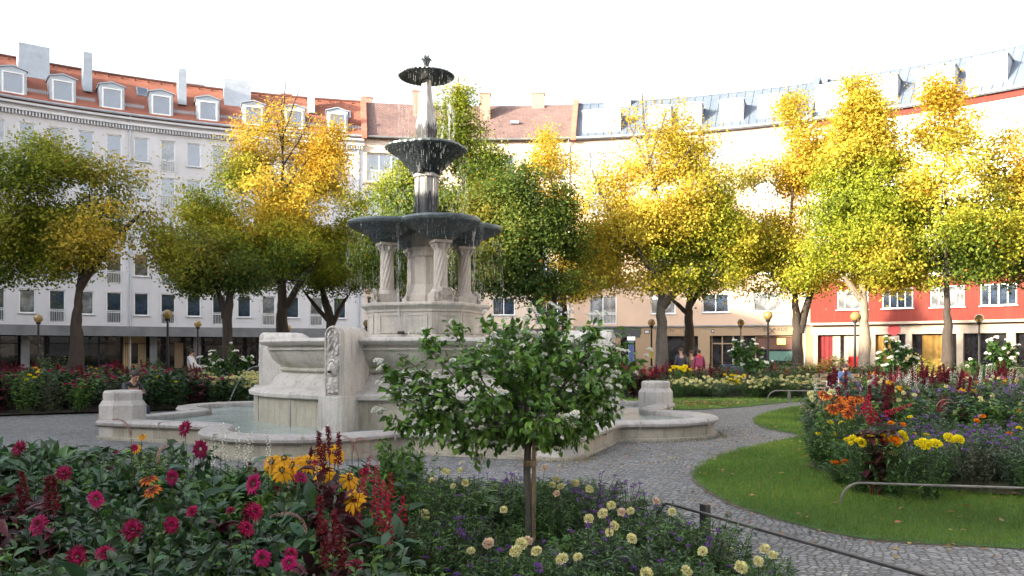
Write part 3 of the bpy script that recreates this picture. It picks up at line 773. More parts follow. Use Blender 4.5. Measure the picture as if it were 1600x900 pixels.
NB = 720
base_pts = [Vector((basin_r(2*PI*i/NB)*math.cos(2*PI*i/NB), basin_r(2*PI*i/NB)*math.sin(2*PI*i/NB), 0)) for i in range(NB)]
def smooth_closed(pts, it):
    for _ in range(it): pts = [(pts[i-1]+pts[i]*2+pts[(i+1) % len(pts)])/4 for i in range(len(pts))]
    return pts
def resample(pts, n):
    L = [0]
    for i in range(len(pts)): L.append(L[-1]+(pts[(i+1) % len(pts)]-pts[i]).length)
    out = []; j = 0
    for k in range(n):
        t = L[-1]*k/n
        while L[j+1] < t: j += 1
        f = (t-L[j])/(L[j+1]-L[j]); out.append(pts[j].lerp(pts[(j+1) % len(pts)], f))
    return out
outl = smooth_closed(resample(base_pts, 420), 3)
def offset_loop(pts, d):
    n = len(pts); out = []
    for i in range(n):
        t = (pts[(i+1) % n]-pts[i-1]).normalized(); nn = Vector((-t.y, t.x, 0))     # inward for ccw
        out.append(pts[i]+nn*d)
    return smooth_closed(out, int(abs(d)*14))
def sweep(mb, prof):
    loops = [[(p.x, p.y, z) for p in offset_loop(outl, d)] for d, z in prof]; n = len(outl); v = [q for lo in loops for q in lo]; f = []
    for i in range(len(prof)-1):
        for k in range(n): f.append((i*n+k, i*n+(k+1) % n, (i+1)*n+(k+1) % n, (i+1)*n+k))
    mb.add(v, f)
mb = MB(); sweep(mb, [(.02,0),(.02,.05),(.07,.06),(.07,.25),(.46,.25),(.46,.0)]); mb.build('basin_wall', M['stone_wall'], ft, smooth=True)
mb = MB(); sweep(mb, [(.07,.242),(.02,.25),(-.01,.275),(-.015,.315),(.01,.345),(.05,.36),(.38,.365),(.43,.35),(.45,.32),(.45,.24)]); mb.build('basin_rim', M['stone_rim'], ft, smooth=True)
# joints of the rim stones
mb = MB(); ol = offset_loop(outl, .2)
for i in range(0, 420, 15):
    t = (outl[(i+1)%420]-outl[i-1]).normalized(); mb.box(ol[i].x, ol[i].y, .3, .008, .455, .135, math.atan2(t.y, t.x))
mb.build('rim_joints', M['stone_wall'], ft)
def water_mat():
    m, n, l, b = newmat('fountain water'); v = mapped(n, l)
    t = noise_node(n, l, v, 1.2, 6, .65, .6); r = ramp(n, l, t.outputs[0], [(.35, (.21,.30,.28)), (.55, (.36,.43,.41)), (.72, (.55,.60,.58))])
    l.new(r.outputs[0], b.inputs['Base Color']); b.inputs['Roughness'].default_value = .08; b.inputs['IOR'].default_value = 1.33
    w2 = noise_node(n, l, v, 5, 4, .6, 1.0); bump(n, l, w2.outputs[0], b, .35, .06); return m
M['water'] = water_mat()
wp = offset_loop(outl, .3); me = bpy.data.meshes.new('water'); me.from_pydata([(p.x+CX, p.y+CY, .25) for p in wp], [], [tuple(range(len(wp)))]); me.materials.append(M['water'])
tag(link('basin_water', me), kind='structure')
# round inner basin
mb = MB(); mb.lathe([(3.56,.1),(3.56,.74)], 96); mb.build('bowl_base', M['stone_wall'], ft, smooth=True)
mb = MB(); mb.lathe([(3.5,.74),(3.6,.745),(3.66,.77),(3.67,.83),(3.62,.87),(3.3,.93),(3.22,.98),(3.18,1.06),(3.1,1.13),(3.04,1.18)], 96); mb.build('bowl_bench', M['stone'], ft, smooth=True)
mb = MB(); mb.lathe([(3.04,1.18),(3.0,1.2),(3.04,1.22),(3.07,1.25),(3.04,1.28),(3.02,1.3),(3.1,1.36),(3.2,1.46),(3.27,1.58),(3.29,1.64)], 96); mb.build('bowl_side', M['stone_green'], ft, smooth=True)
mb = MB(); mb.lathe([(3.29,1.64),(3.34,1.645),(3.34,1.665),(3.3,1.67),(3.3,1.72),(3.36,1.73),(3.44,1.76),(3.47,1.8),(3.45,1.84),(3.38,1.86),(3.0,1.86),(2.98,1.82),(2.98,1.7)], 96); mb.build('bowl_rim', M['stone'], ft, smooth=True)
mb = MB()
for k in range(16):
    a = 2*PI*(k+.3)/16; mb.box(3.56*math.cos(a), 3.56*math.sin(a), .42, .03, .035, .62, a)
mb.build('bowl_base_joints', M['stone_rim'], ft)
MB().lathe([(0,1.8),(3.0,1.8)], 64).build('upper_water', M['water'], ft)
# consoles with carved fronts
def arch_section(w, z0, z1, n=14):
    r = w/2; pts = [(-r, z0), (r, z0)]
    for i in range(n+1):
        a = PI*i/n; pts.append((r*math.cos(a), z1-r+r*math.sin(a)))
    return pts
for ph_ in (17, 107, 197, -73):
    a = dang(ph_)
    c = empty('console', (0,0,0), a); c.parent = ft
    stn = [(4.05,2.05),(3.2,2.04),(3.05,2.02),(2.92,1.96),(2.82,1.86),(2.78,1.7)]
    mb = MB(); rings = [[(x, y, z) for y, z in arch_section(.33, .84, top)] for x, top in stn]
    n = len(rings[0]); v = [q for r in rings for q in r]; f = [tuple(range(n)), tuple((len(stn)-1)*n+k for k in range(n-1,-1,-1))]
    for i in range(len(stn)-1):
        for k in range(n): f.append((i*n+k, (i+1)*n+k, (i+1)*n+(k+1) % n, i*n+(k+1) % n))
    mb.add(v, f); mb.build('console_body', M['stone'], c, smooth=True)
    MB().box(3.72,0,.5,.9,.44,.7).build('console_plinth', M['stone'], c, bevel=.012)
    mb = MB(); mb.add([(4.17,-.24,.2),(4.4,0,.2),(4.17,.24,.2),(4.17,0,.42)], [(0,1,3),(1,2,3),(0,3,2)]); mb.build('splash_stone', M['stone'], c)
    # moulding round the face
    mb = MB(); path = [(4.06,-.14,.86)]+[(4.06, -.14*math.cos(PI*i/14), 1.885+.14*math.sin(PI*i/14)) for i in range(15)]+[(4.06,.14,.86)]
    mb.tube(path, .018, 6); mb.build('face_moulding', M['stone'], c, smooth=True)
    # carved relief as a height field standing out of the face
    NX, NZ = 34, 110; V = []
    for j in range(NZ+1):
        z = .9+1.06*j/NZ
        half = .115 if z < 1.86 else max(.010, math.sqrt(max(0, .115**2-(z-1.86)**2)))
        for i in range(NX+1):
            y = -half+2*half*i/NX
            q = Vector((y*16, z*13, 3.3)); h = .012+.03*abs(mnoise.noise(q))+.045*max(0, mnoise.noise(q*1.7))
            if z > 1.5: h += .03*max(0, math.sin(abs(y)*42+z*26))*max(0, math.cos(y*9))
            for (hz, ry, rz_, dep) in ((1.31,.085,.125,.12),):
                e_ = (y/ry)**2+((z-hz)/rz_)**2
                if e_ < 1:
                    s = math.sqrt(1-e_); h = max(h, dep*s+.012)
                    if abs(y) < .018 and abs(z-hz+.01) < .04: h += .022*(1-abs(y)/.018)*(1-abs(z-hz+.01)/.04+.2)
                    for ey in (-.033,.033):
                        dd = math.hypot(y-ey, (z-hz-.03)*1.2)
                        if dd < .022: h -= .018*(1-dd/.022)
                    if abs(z-hz+.055) < .01 and abs(y) < .03: h -= .012
                if .9 < e_ < 1.9 and z > hz-.03: h += .035*(1-abs(e_-1.35)/.6)*(1+.5*math.sin(math.atan2(z-hz, y)*16))
            if z < 1.17: h += .045*(1-((z-1.03)/.16)**2)*max(0, 1-(y/.13)**2)*(1+.4*math.sin(y*60+z*20))
            edge = min(1, (half-abs(y))/.012) if half > .02 else 0
            V.append((4.05+max(-.001, h*max(0, edge)), y, z))
    F_ = [(j*(NX+1)+i, j*(NX+1)+i+1, (j+1)*(NX+1)+i+1, (j+1)*(NX+1)+i) for j in range(NZ) for i in range(NX)]
    link('carved_relief', npmesh('carved_relief', V, F_, M['stone'], smooth=True), c)
    MB().tube([(4.14,0,1.27),(4.21,0,1.265)], [.03,.022], 10).build('spout', M['pipe'], c)
# pedestal: square with cut corners
def cutsq(dw, dc, grow=0):
    pts = []; L = [(l, dw+grow, 'l') for l in LOBES]+[(c, dc+grow, 'c') for c in CORN]
    L.sort(key=lambda t: dang(t[0]) % (2*PI))
    for i in range(8):
        p1, d1, _ = L[i]; p2, d2, _ = L[(i+1) % 8]; a1, a2 = dang(p1), dang(p2)
        det = math.cos(a1)*math.sin(a2)-math.sin(a1)*math.cos(a2)
        pts.append(((d1*math.sin(a2)-d2*math.sin(a1))/det, (d2*math.cos(a1)-d1*math.cos(a2))/det))
    return pts, L
def cut_stack(levels, dw, dc):
    mb = MB(); rings = [[(x, y, z) for x, y in cutsq(dw, dc, g)[0]] for g, z in levels]; v = [q for r in rings for q in r]; f = []
    for i in range(len(levels)-1):
        for k in range(8): f.append((i*8+k, i*8+(k+1)%8, (i+1)*8+(k+1)%8, (i+1)*8+k))
    f.append(tuple((len(levels)-1)*8+k for k in range(8))); mb.add(v, f); return mb
cut_stack([(0,1.7),(0,2.44)], 1.08, 1.22).build('pedestal', M['stone_warm'], ft)
cut_stack([(.0,2.42),(.03,2.43),(.03,2.47),(.06,2.5),(.1,2.53),(.13,2.56),(.13,2.6),(.1,2.62),(-.2,2.63)], 1.08, 1.22).build('pedestal_cornice', M['stone_warm'], ft)
cut_stack([(.08,1.75),(.08,1.9),(.03,1.95),(.001,1.96)], 1.08, 1.22).build('pedestal_foot', M['stone_warm'], ft)
poly, L8 = cutsq(1.08, 1.22); mbp = MB()
for i in range(8):
    p1 = Vector((*poly[i-1], 0)); p2 = Vector((*poly[i], 0)); mid = (p1+p2)/2; wdt = (p2-p1).length; d = (p2-p1).normalized(); a = math.atan2(d.y, d.x)
    nn = Vector((d.y, -d.x, 0)); q = mid+nn*.0
    iw = wdt-.22
    for (ox, oz, sx, sz) in ((0,2.36,iw,.03),(0,2.0,iw,.03),(-iw/2,2.18,.03,.39),(iw/2,2.18,.03,.39)):
        mbp.box(q.x+d.x*ox, q.y+d.y*ox, oz, sx, .035, sz, a)
mbp.build('panel_moulding', M['stone_warm'], ft)
dx, dy = dv(20); MB().tube([(dx*1.0+.0, dy*1.0, 2.0),(dx*1.28, dy*1.28, 1.99)], .035, 10).build('water_pipe', M['pipe'], ft)
# centre pier
def octa(levels, rot, n=8):
    return MB().lathe(levels, n, rot=rot)
R0 = dang(20)+PI/8
octa([(.44,2.62),(.44,2.8),(.4,2.86),(.36,2.98),(.34,3.03),(.33,3.05),(.33,3.62),(.35,3.63),(.35,3.86),(.33,3.87),(.33,4.2),(.36,4.3),(0,4.35)], R0).build('centre_pier', M['stone_warm'], ft)
mb = MB().lathe([(.352,3.64),(.375,3.65),(.375,3.85),(.352,3.86)], 8, rot=R0)
for k in range(8):
    a = dang(20)+k*PI/4
    for j in range(3): mb.box(.348*math.cos(a), .348*math.sin(a), 3.69+.06*j, .03, .05 if j % 2 else .14, .04, a)
mb.build('carved_band', M['stone_warm'], ft)
for ph_ in CORN:
    dx, dy = dv(ph_); cx_, cy_ = .88*dx, .88*dy
    col = empty('column', (cx_, cy_, 0), dang(ph_)); col.parent = ft
    MB().box(0,0,2.71,.42,.42,.2).lathe([(.21,2.81),(.2,2.86),(.165,2.9),(.17,2.93),(.14,2.95)], 24).build('column_base', M['stone_warm'], col, smooth=True)
    prof = [(.142,2.95+.75*i/40) for i in range(41)]
    MB().lathe(prof, 84, mod=lambda r, z, a: r*(1-.08*(z-2.95))*(1+.055*math.cos(12*(a-(z-2.95)*2.0)))).build('column_shaft', M['stone_warm'], col, smooth=True)
    mb = MB(); mb.lathe([(.125,3.69),(.145,3.7),(.145,3.72),(.13,3.73),(.14,3.78),(.17,3.84),(.16,3.85)], 24)
    for k in range(8):
        a = k*PI/4; 
        mb.tube([(.13*math.cos(a),.13*math.sin(a),3.74),(.165*math.cos(a),.165*math.sin(a),3.78),(.2*math.cos(a),.2*math.sin(a),3.84),(.185*math.cos(a),.185*math.sin(a),3.81)], [.03,.03,.025,.012], 6)
    mb.box(0,0,3.88,.38,.38,.06); mb.build('capital', M['stone_warm'], col, smooth=True)
    # scrolled cartouche at the column's foot
    mb = MB(); pts = []
    for i in range(25):
        t = PI*i/24; pts.append((.27, .17*math.cos(t), 2.63+.27*math.sin(t)**.8))
    mb.tube(pts, .022, 8)
    for s_ in (-1,1):
        sp_ = [(.285, s_*(.2+.05*(1-k/9)*math.cos(k*.75)), 2.68+.05*(1-k/9)*math.sin(k*.75)) for k in range(10)]
        mb.tube(sp_, .016, 6); mb.tube([(.285, s_*.03, 2.93),(.3, s_*.08, 2.9),(.3,s_*.1,2.83),(.29,s_*.05,2.8)], .014, 6)
        mb.tube([(.28, s_*.17, 2.78),(.3, s_*.22, 2.84),(.285,s_*.18,2.88)], .012, 6)
    for k in range(-3,4): mb.tube([(.27, k*.012, 2.7),(.30, k*.033, 2.79),(.275, k*.04, 2.84)], [.012,.017,.006], 6)
    mb.box(.235,0,2.73,.05,.3,.2); mb.build('cartouche', M['stone_warm'], col, smooth=True)
    bo = MB().lathe([(.1,3.9),(.2,3.91),(.3,3.94),(.36,4.0),(.4,4.06),(.5,4.1),(.66,4.17),(.79,4.25)], 56, mod=lambda r, z, a: r*(1+.012*math.cos(28*a)))
    b2 = bo.build('lower_bowl', M['bronze'], col, smooth=True)
    MB().lathe([(.79,4.25),(.83,4.27),(.84,4.31),(.82,4.35),(.78,4.36),(.72,4.33),(.4,4.3),(0,4.29)], 56).build('bowl_lip', M['patina'], b2, smooth=True)
# shaft between lower and upper bowls
octa([(.36,4.25),(.36,4.36),(.31,4.42),(.28,4.46),(.28,4.52),(.245,4.56)], R0).build('shaft_base', M['bronze'], ft)
octa([(.235,4.55),(.235,5.36)], R0).build('shaft', M['stone_shaft'], ft)
mb = MB()
for k in range(8):
    a = R0+k*PI/4; mb.box(.232*math.cos(a), .232*math.sin(a), 4.96, .045, .045, .8, a)
mb.build('shaft_ribs', M['stone_shaft'], ft)
octa([(.24,5.36),(.28,5.37),(.28,5.42),(.25,5.44),(.25,5.6),(.3,5.7),(.33,5.74)], R0, 16).build('shaft_capital', M['stone_shaft'], ft)
for ph_ in LOBES:
    dx, dy = dv(ph_); MB().lathe([(.06,5.42),(.07,5.5),(.1,5.68),(.14,5.76),(.14,5.8)], 10, c=(dx*.3, dy*.3)).build('corbel', M['bronze'], ft, smooth=True)
qa = dang(CORN[0])
def quat(r, z, a): return r*(1+.10*(abs(math.cos(2*(a-qa)))**.6-.55)*min(1, r/.5))*(1+.015*math.cos(32*a))
ub = MB().lathe([(.24,5.44),(.3,5.5),(.42,5.6),(.5,5.7),(.62,5.82),(.76,5.9),(.82,5.95)], 128, mod=quat).build('upper_bowl', M['bronze'], ft, smooth=True)
MB().lathe([(.82,5.95),(.86,5.97),(.86,6.0),(.83,6.02),(.7,6.0),(0,5.97)], 128, mod=quat).build('bowl_lip', M['patina'], ub, smooth=True)
RT = -PI/2+rad(6)
MB().lathe([(.27,5.97),(.25,6.08),(.2,6.1),(.2,6.14),(.23,6.18),(.21,6.24)], 4, rot=RT).build('upper_shaft_base', M['stone_top'], ft, bevel=.012)
MB().lathe([(.2,6.24),(.235,6.34),(.24,6.45),(.225,6.55),(.2,6.65),(.16,6.9),(.125,7.15),(.105,7.4),(.1,7.5)], 4, rot=RT).build('upper_shaft', M['stone_top'], ft, bevel=.012)
def flute(r, z, a): return r*(1+.02*math.cos(40*a)*min(1, r/.3))
MB().lathe([(.08,7.47),(.2,7.475),(.4,7.49),(.55,7.52),(.6,7.55),(.6,7.57),(.56,7.585),(.4,7.63),(.2,7.68),(.08,7.72),(.06,7.75)], 160, mod=flute).build('top_dish', M['bronze'], ft, smooth=True)
mb = MB(); mb.lathe([(.06,7.74),(.045,7.78),(.05,7.84),(.03,7.88)], 12)
for k in range(6):
    a = k*PI/3+.3; c_, s_ = math.cos(a), math.sin(a)
    mb.tube([(.03*c_,.03*s_,7.8),(.05*c_,.05*s_,7.88),(.09*c_,.09*s_,7.94),(.12*c_,.12*s_,7.91)], [.022,.028,.022,.008], 6)
    mb.tube([(.02*c_,.02*s_,7.88),(.03*c_,.03*s_,7.96),(.06*c_,.06*s_,8.02)], [.022,.024,.008], 6)
mb.build('finial', M['bronze'], ft, smooth=True)
# square stone blocks on the basin corners
for ph_ in CORN:
    dx, dy = dv(ph_); bx = empty('corner_block', (dx*5.95, dy*5.95, 0), dang(ph_)); bx.parent = ft
    if ph_ == -25:
        pass
    MB().lathe([(.43,.0),(.43,.62),(.38,.69),(.36,.71),(.36,.85),(.33,.885),(0,.9)], 8, rot=PI/8).build('block_body', M['stone'], bx, bevel=.012)
# falling water
def watermat():
    m, n, l, b = newmat('falling water'); b.inputs['Base Color'].default_value = (.75,.78,.80,1); b.inputs['Roughness'].default_value = .15
    b.inputs['Transmission Weight'].default_value = .45; b.inputs['IOR'].default_value = 1.33; return m
M['fall'] = watermat()
def strands(name, label, gens):
    mb = MB()
    for (x, y, z0, z1, n, jit, sz) in gens:
        for _ in range(n):
            z = random.uniform(z1, z0); L_ = random.uniform(.02, .16)*sz*(1.0+(z0-z)*.3)
            a = random.uniform(0, 2*PI); rr = jit*random.random()
            px, py = x+rr*math.cos(a), y+rr*math.sin(a); r = random.uniform(.0010, .0024)*sz
            mb.tube([(px,py,z),(px,py,max(z1, z-L_))], [r*.5, r], 3, False)
    o = mb.build(name, M['fall']); tag(o, label, 'water', kind='stuff'); return o
g = []
for k in range(70):
    a = 2*PI*k/70; f_ = .6 if math.cos(a+.5) > -.3 else .35
    g.append((CX+.6*math.cos(a), CY+.6*math.sin(a), 7.55, 6.05, int(10*f_*random.uniform(.4,1.6)), .02, 1))
g.append((CX+.52, CY-.28, 7.5, 6.0, 130, .05, 1.1)); g.append((CX+.3, CY+.5, 7.5, 6.0, 60, .06, 1))
strands('falling_water', 'fine water streaks falling from the top dish', g)
g = []
for k in range(100):
    a = 2*PI*k/100; r = quat(.85, 6, a)
    g.append((CX+r*math.cos(a), CY+r*math.sin(a), 5.98, 4.4, int(7*random.uniform(.2,1.6)), .05, 1))
strands('falling_water', 'fine water streaks falling from the lobed middle bowl', g)
g = []
for ph_ in CORN:
    dx, dy = dv(ph_)
    for k in range(60):
        a = 2*PI*k/60; x, y = .88*dx+.84*math.cos(a), .88*dy+.84*math.sin(a)
        if math.hypot(x, y) < .9: continue
        g.append((CX+x, CY+y, 4.3, 1.85, int(9*random.uniform(.1,1.8)), .04, 1))
for ph_ in LOBES:
    dx, dy = dv(ph_+4); g.append((CX+1.15*dx, CY+1.15*dy, 4.3, 1.9, 110, .05, 1.2))
strands('falling_water', 'water curtain dripping from the four lower bowls', g)
g = []
for k in range(260):
    a = random.uniform(0, 2*PI); g.append((CX+3.475*math.cos(a), CY+3.475*math.sin(a), 1.78, 1.2, 3, .005, .8))
    a = random.uniform(0, 2*PI); g.append((CX+3.675*math.cos(a), CY+3.675*math.sin(a), .8, .3, 2, .005, .8))
strands('falling_water', 'drips running off the rim of the round inner basin', g)
for ph_, lab in ((107,'arc of water spouting from the left stone mask'),):
    dx, dy = dv(ph_); mb = MB(); pts = []
    for i in range(14):
        t = i/13; r = 4.2+.85*t; z = 1.265+.12*t-1.12*t*t; pts.append((CX+dx*r, CY+dy*r, z))
    mb.tube(pts, [.007-.003*i/13+.0015*math.sin(i*2) for i in range(14)], 5)
    for _ in range(40):
        a = random.uniform(0,2*PI); r = random.uniform(0,.14); hx = random.uniform(.26,.36); x, y = CX+dx*5.05+r*math.cos(a), CY+dy*5.05+r*math.sin(a)
        mb.tube([(x,y,hx),(x,y,hx-.02)], .005, 4)
    tag(mb.build('water_jet', M['fall']), lab, 'water jet')

# ================================================================== TREES
def blob_points(blobs, D, dens):
    """clusters of leaves inside screen-sized ellipsoids (metres)"""
    pass
PAL = {'yellow': (.58,.46,.06), 'gold': (.58,.39,.045), 'lime': (.30,.34,.03), 'green': (.12,.18,.03), 'dark': (.065,.115,.028), 'olive': (.22,.19,.03), 'orange': (.5,.19,.03)}
def leaf_quads(Pn, nrm, size, rng):
    n = len(Pn); u = rng.normal(size=(n,3)); u -= nrm*np.sum(u*nrm, 1)[:,None]; u /= np.linalg.norm(u, axis=1)[:,None]+1e-9
    v = np.cross(nrm, u); L = (size*rng.uniform(.65,1.3,n))[:,None]; Wd = L*rng.uniform(.55,.8,n)[:,None]
    up = nrm*L*.14
    V = np.stack([Pn-u*L*.5, Pn+v*Wd*.5+up, Pn+u*L*.5, Pn-v*Wd*.5+up], 1).reshape(-1,3)
    b = np.arange(n)[:,None]*4
    Fc = np.concatenate([b+np.array([[0,1,2]]), b+np.array([[0,2,3]])], 1).reshape(-1,3)
    return V, Fc
def tree(name, label, cat, base_px, D, trunks, blobs, palette, dens=1.0, leaf=.122, seed=1, bark='bark', group='plane and maple trees round the square', thresh=-.07, r0=.2):
    """base_px: x of the trunk foot; trunks: list of polylines [(x,y,dD)...] in pixels; blobs: (x,y,rx,ry,dD,density)"""
    rng = np.random.default_rng(seed); rnd = random.Random(seed)
    bX = (base_px-800)/F*D; org = Vector((bX, D, 0)); s = D/F
    root = empty(name, (bX, D, 0), 0, label, cat, group)
    mb = MB(); nodes = []
    for tr in trunks:
        pts = [P(x, y, D+d)-org for x, y, d in tr['pts']]
        if tr.get('foot', True): pts = [Vector((pts[0].x, pts[0].y, 0))]+pts
        ra = tr.get('r', r0); m = len(pts)
        rs = [ra*(1-i/(m-1))**(1.25 if m > 4 else .55)+(.018 if ra > .06 else .006)+(.0 if m > 4 or ra < .06 else ra*.25) for i in range(m)]
        if tr.get('foot', True): rs[0] = ra*1.25
        # subdivide with wobble
        fp = []; fr = []
        for i in range(m-1):
            k = 5
            for j in range(k):
                t = j/k; q = pts[i].lerp(pts[i+1], t); w_ = .03*ra/.2
                if j: q += Vector((rnd.uniform(-1,1)*w_, rnd.uniform(-1,1)*w_, 0))
                fp.append(q); fr.append((rs[i]*(1-t)+rs[i+1]*t)*rnd.uniform(.95,1.06))
        fp.append(pts[-1]); fr.append(rs[-1]); mb.tube(fp, fr, 10)
        for q, r in list(zip(fp, fr))[len(fp)//2:]: nodes.append((q, r))
    clusters = []
    for bl in blobs:
        x, y, rx, ry, dD, de = bl
        c = P(x, y, D+dD)-org; R3 = Vector((rx*s, rx*s*.85, ry*s))
        n = int(rx*ry*.066*dens*de)
        for _ in range(max(3, n)):
            d = Vector((rnd.gauss(0,1), rnd.gauss(0,1), rnd.gauss(0,1))).normalized(); rr = rnd.random()**(1/2.4)
            rr *= 1+.22*mnoise.noise(d*2.3+Vector((seed*3.1, x*.01, y*.01)))
            q = c+Vector((d.x*R3.x*rr, d.y*R3.y*rr, d.z*R3.z*rr))
            if mnoise.noise(q*.55+Vector((seed*7.7,0,0))) < thresh-.12*(de < .6): continue
            clusters.append((q, de))
    # branches grown from the nearest wood
    clusters.sort(key=lambda t: min((t[0]-n_[0]).length for n_ in nodes[::4]) if nodes else 0)
    NP = np.array([list(n_[0]) for n_ in nodes]+[[0,0,0]]*(len(clusters)*2+4)); NR = [n_[1] for n_ in nodes]; cnt = len(nodes)
    for ci, (q, de) in enumerate(clusters):
        if ci % 2 and len(clusters) > 120 : continue
        d = NP[:cnt]-np.array(q); dist = np.sqrt((d**2).sum(1)); pen = dist+np.maximum(0, NP[:cnt,2]-q.z)*1.5
        j = int(pen.argmin()); a = Vector(NP[j]); L_ = (q-a).length
        if L_ < .25: continue
        r1 = min(NR[j]*.62, .016+.012*L_*1.6); mid = a.lerp(q, .5)+Vector((rnd.uniform(-1,1), rnd.uniform(-1,1), rnd.uniform(-.2,1)))*L_*.1
        mb.tube([a, mid, q], [r1, r1*.7, .008], 4 if r1 < .04 else 6, False)
        for p_, r_ in ((mid, r1*.75), (q, r1*.5)):
            if cnt < len(NP): NP[cnt] = list(p_); NR.append(max(.01, r_)); cnt += 1
    mb.build('trunk', M[bark], root, smooth=True)
    C = np.array([list(c[0]) for c in clusters]); de = np.array([c[1] for c in clusters])
    per = rng.poisson(62*(0.45+.55*de)); idx = np.repeat(np.arange(len(C)), per); n = len(idx)
    sg = rng.uniform(.2,.44,len(C))[idx]
    off = rng.normal(size=(n,3))*np.array([1,1,.62])*sg[:,None]
    Pn = C[idx]+off
    zc = C[:,2]; zmin, zmax = zc.min(), zc.max()
    cen = np.array([C[:,0].mean(), C[:,1].mean(), (zmin+zmax)/2])
    nr = (Pn-cen); nr /= np.linalg.norm(nr, axis=1)[:,None]+1e-6
    nr = nr*.65+rng.normal(size=(n,3))*.55+np.array([0,0,.35]); nr /= np.linalg.norm(nr, axis=1)[:,None]
    V, Fc = leaf_quads(Pn, nr, leaf, rng)
    # leaf colour by clump: autumn turns some clumps first; the yellower top also paints in sun
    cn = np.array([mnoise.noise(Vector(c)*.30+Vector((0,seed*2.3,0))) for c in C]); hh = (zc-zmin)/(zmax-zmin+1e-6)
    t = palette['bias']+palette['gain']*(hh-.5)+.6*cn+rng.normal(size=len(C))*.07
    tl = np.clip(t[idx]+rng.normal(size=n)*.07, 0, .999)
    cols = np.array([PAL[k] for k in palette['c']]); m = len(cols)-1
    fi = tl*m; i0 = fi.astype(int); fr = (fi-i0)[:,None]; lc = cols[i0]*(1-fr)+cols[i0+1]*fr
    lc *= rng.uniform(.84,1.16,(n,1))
    odd = rng.random(n) < .008; lc[odd] = PAL['orange']
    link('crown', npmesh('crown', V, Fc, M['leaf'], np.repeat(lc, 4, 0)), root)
    return root
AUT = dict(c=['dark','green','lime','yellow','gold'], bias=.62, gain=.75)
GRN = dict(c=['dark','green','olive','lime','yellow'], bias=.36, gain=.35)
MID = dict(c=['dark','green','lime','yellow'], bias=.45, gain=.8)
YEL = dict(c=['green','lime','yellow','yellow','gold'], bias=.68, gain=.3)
T = {}
T['a'] = tree('maple_tree', 'broad autumn maple with golden top and dark trunk left of the fountain', 'tree', 440, 38,
  [dict(pts=[(440,500,0),(441,462,0),(436,400,.3),(440,330,0),(441,240,0),(441,150,0)], r=.29), dict(pts=[(448,478,0),(470,440,-.5),(500,400,-1)], r=.13, foot=False), dict(pts=[(436,440,0),(395,400,1),(340,370,1)], r=.13, foot=False), dict(pts=[(441,235,0),(443,170,0),(447,118,0)], r=.05, foot=False), dict(pts=[(441,225,0),(428,175,.3),(422,142,.4)], r=.035, foot=False), dict(pts=[(442,215,0),(458,165,-.3),(470,135,-.4)], r=.035, foot=False), dict(pts=[(441,300,0),(400,240,.3),(372,200,.4)], r=.05, foot=False), dict(pts=[(441,300,0),(480,250,-.6),(520,200,-.6)], r=.055, foot=False), dict(pts=[(441,260,0),(470,215,-.6),(488,175,-.6)], r=.045, foot=False)],
  [(430,385,135,60,0,1),(430,325,135,62,0,1),(450,268,112,52,0,1),(425,215,66,42,0,.55),(505,225,36,50,0,1),(375,265,42,38,0,.6),(440,170,30,28,0,.14),(345,345,55,45,0,1),(535,350,38,55,0,.9),(385,425,85,28,0,.8),(480,425,80,30,0,.9),(340,420,60,34,.5,.9),(430,440,110,16,0,.5),(500,190,20,18,0,.5)], AUT, seed=3)
T['b'] = tree('maple_tree', 'green forked tree with low dark crown and twin trunks before the pale house', 'tree', 355, 35,
  [dict(pts=[(355,500,0),(360,460,0),(368,430,0)], r=.17), dict(pts=[(353,505,0),(348,480,0),(340,450,0),(320,425,0)], r=.1, foot=False)],
  [(290,420,45,32,0,1),(340,405,65,38,0,1),(285,440,38,20,0,1),(330,440,60,20,0,.8),(385,425,40,30,0,.8),(300,375,35,25,0,.7)], dict(c=['dark','dark','green','olive','lime'], bias=.5, gain=.2), seed=5)
T['c'] = tree('maple_tree', 'three stemmed tree with thin branches between the golden maple and the fountain', 'tree', 517, 40,
  [dict(pts=[(517,500,0),(508,470,0),(500,440,0)], r=.19), dict(pts=[(518,510,0),(532,480,0),(548,455,0)], r=.09, foot=False), dict(pts=[(512,500,0),(490,475,0),(475,455,0)], r=.08, foot=False)],
  [(520,430,66,32,0,.9),(548,395,44,55,0,.95),(470,440,45,20,0,.7),(560,450,35,18,0,.4),(500,395,60,40,0,.9)], MID, seed=6)
T['d'] = tree('plane_tree', 'sparse green tree reaching in at the far left edge above the basin', 'tree', 120, 28,
  [dict(pts=[(120,520,0),(122,470,0),(130,400,0),(140,300,0)], r=.26), dict(pts=[(124,450,0),(170,380,0),(225,330,0)], r=.1, foot=False)],
  [(150,330,90,90,0,.9),(215,385,58,50,0,1),(212,330,45,40,0,.5),(222,258,30,26,0,.16),(80,360,110,80,0,.9),(60,270,90,60,0,.8),(250,395,40,28,0,.9),(205,270,25,25,0,.3),(10,380,70,70,0,.9)], dict(c=['dark','green','lime','olive','yellow','gold'], bias=.45, gain=.6), leaf=.115, dens=.78, seed=8)
T['e'] = tree('linden_tree', 'tall pointed yellow green tree rising right behind the fountain shaft', 'tree', 735, 36,
  [dict(pts=[(735,500,0),(733,430,0),(728,340,0),(722,220,0),(716,120,0)], r=.24)],
  [(716,145,17,36,0,1),(718,205,42,45,0,1),(728,262,58,48,0,1),(660,268,26,65,0,1),(640,300,52,48,0,1),(700,330,105,45,0,1),(615,335,42,38,0,1),(590,400,45,50,0,.9),(710,390,90,50,0,1),(770,280,25,50,0,.8),(640,420,70,40,0,.8),(720,440,60,30,0,.7)], dict(c=['dark','green','lime','yellow'], bias=.42, gain=.6), seed=10)
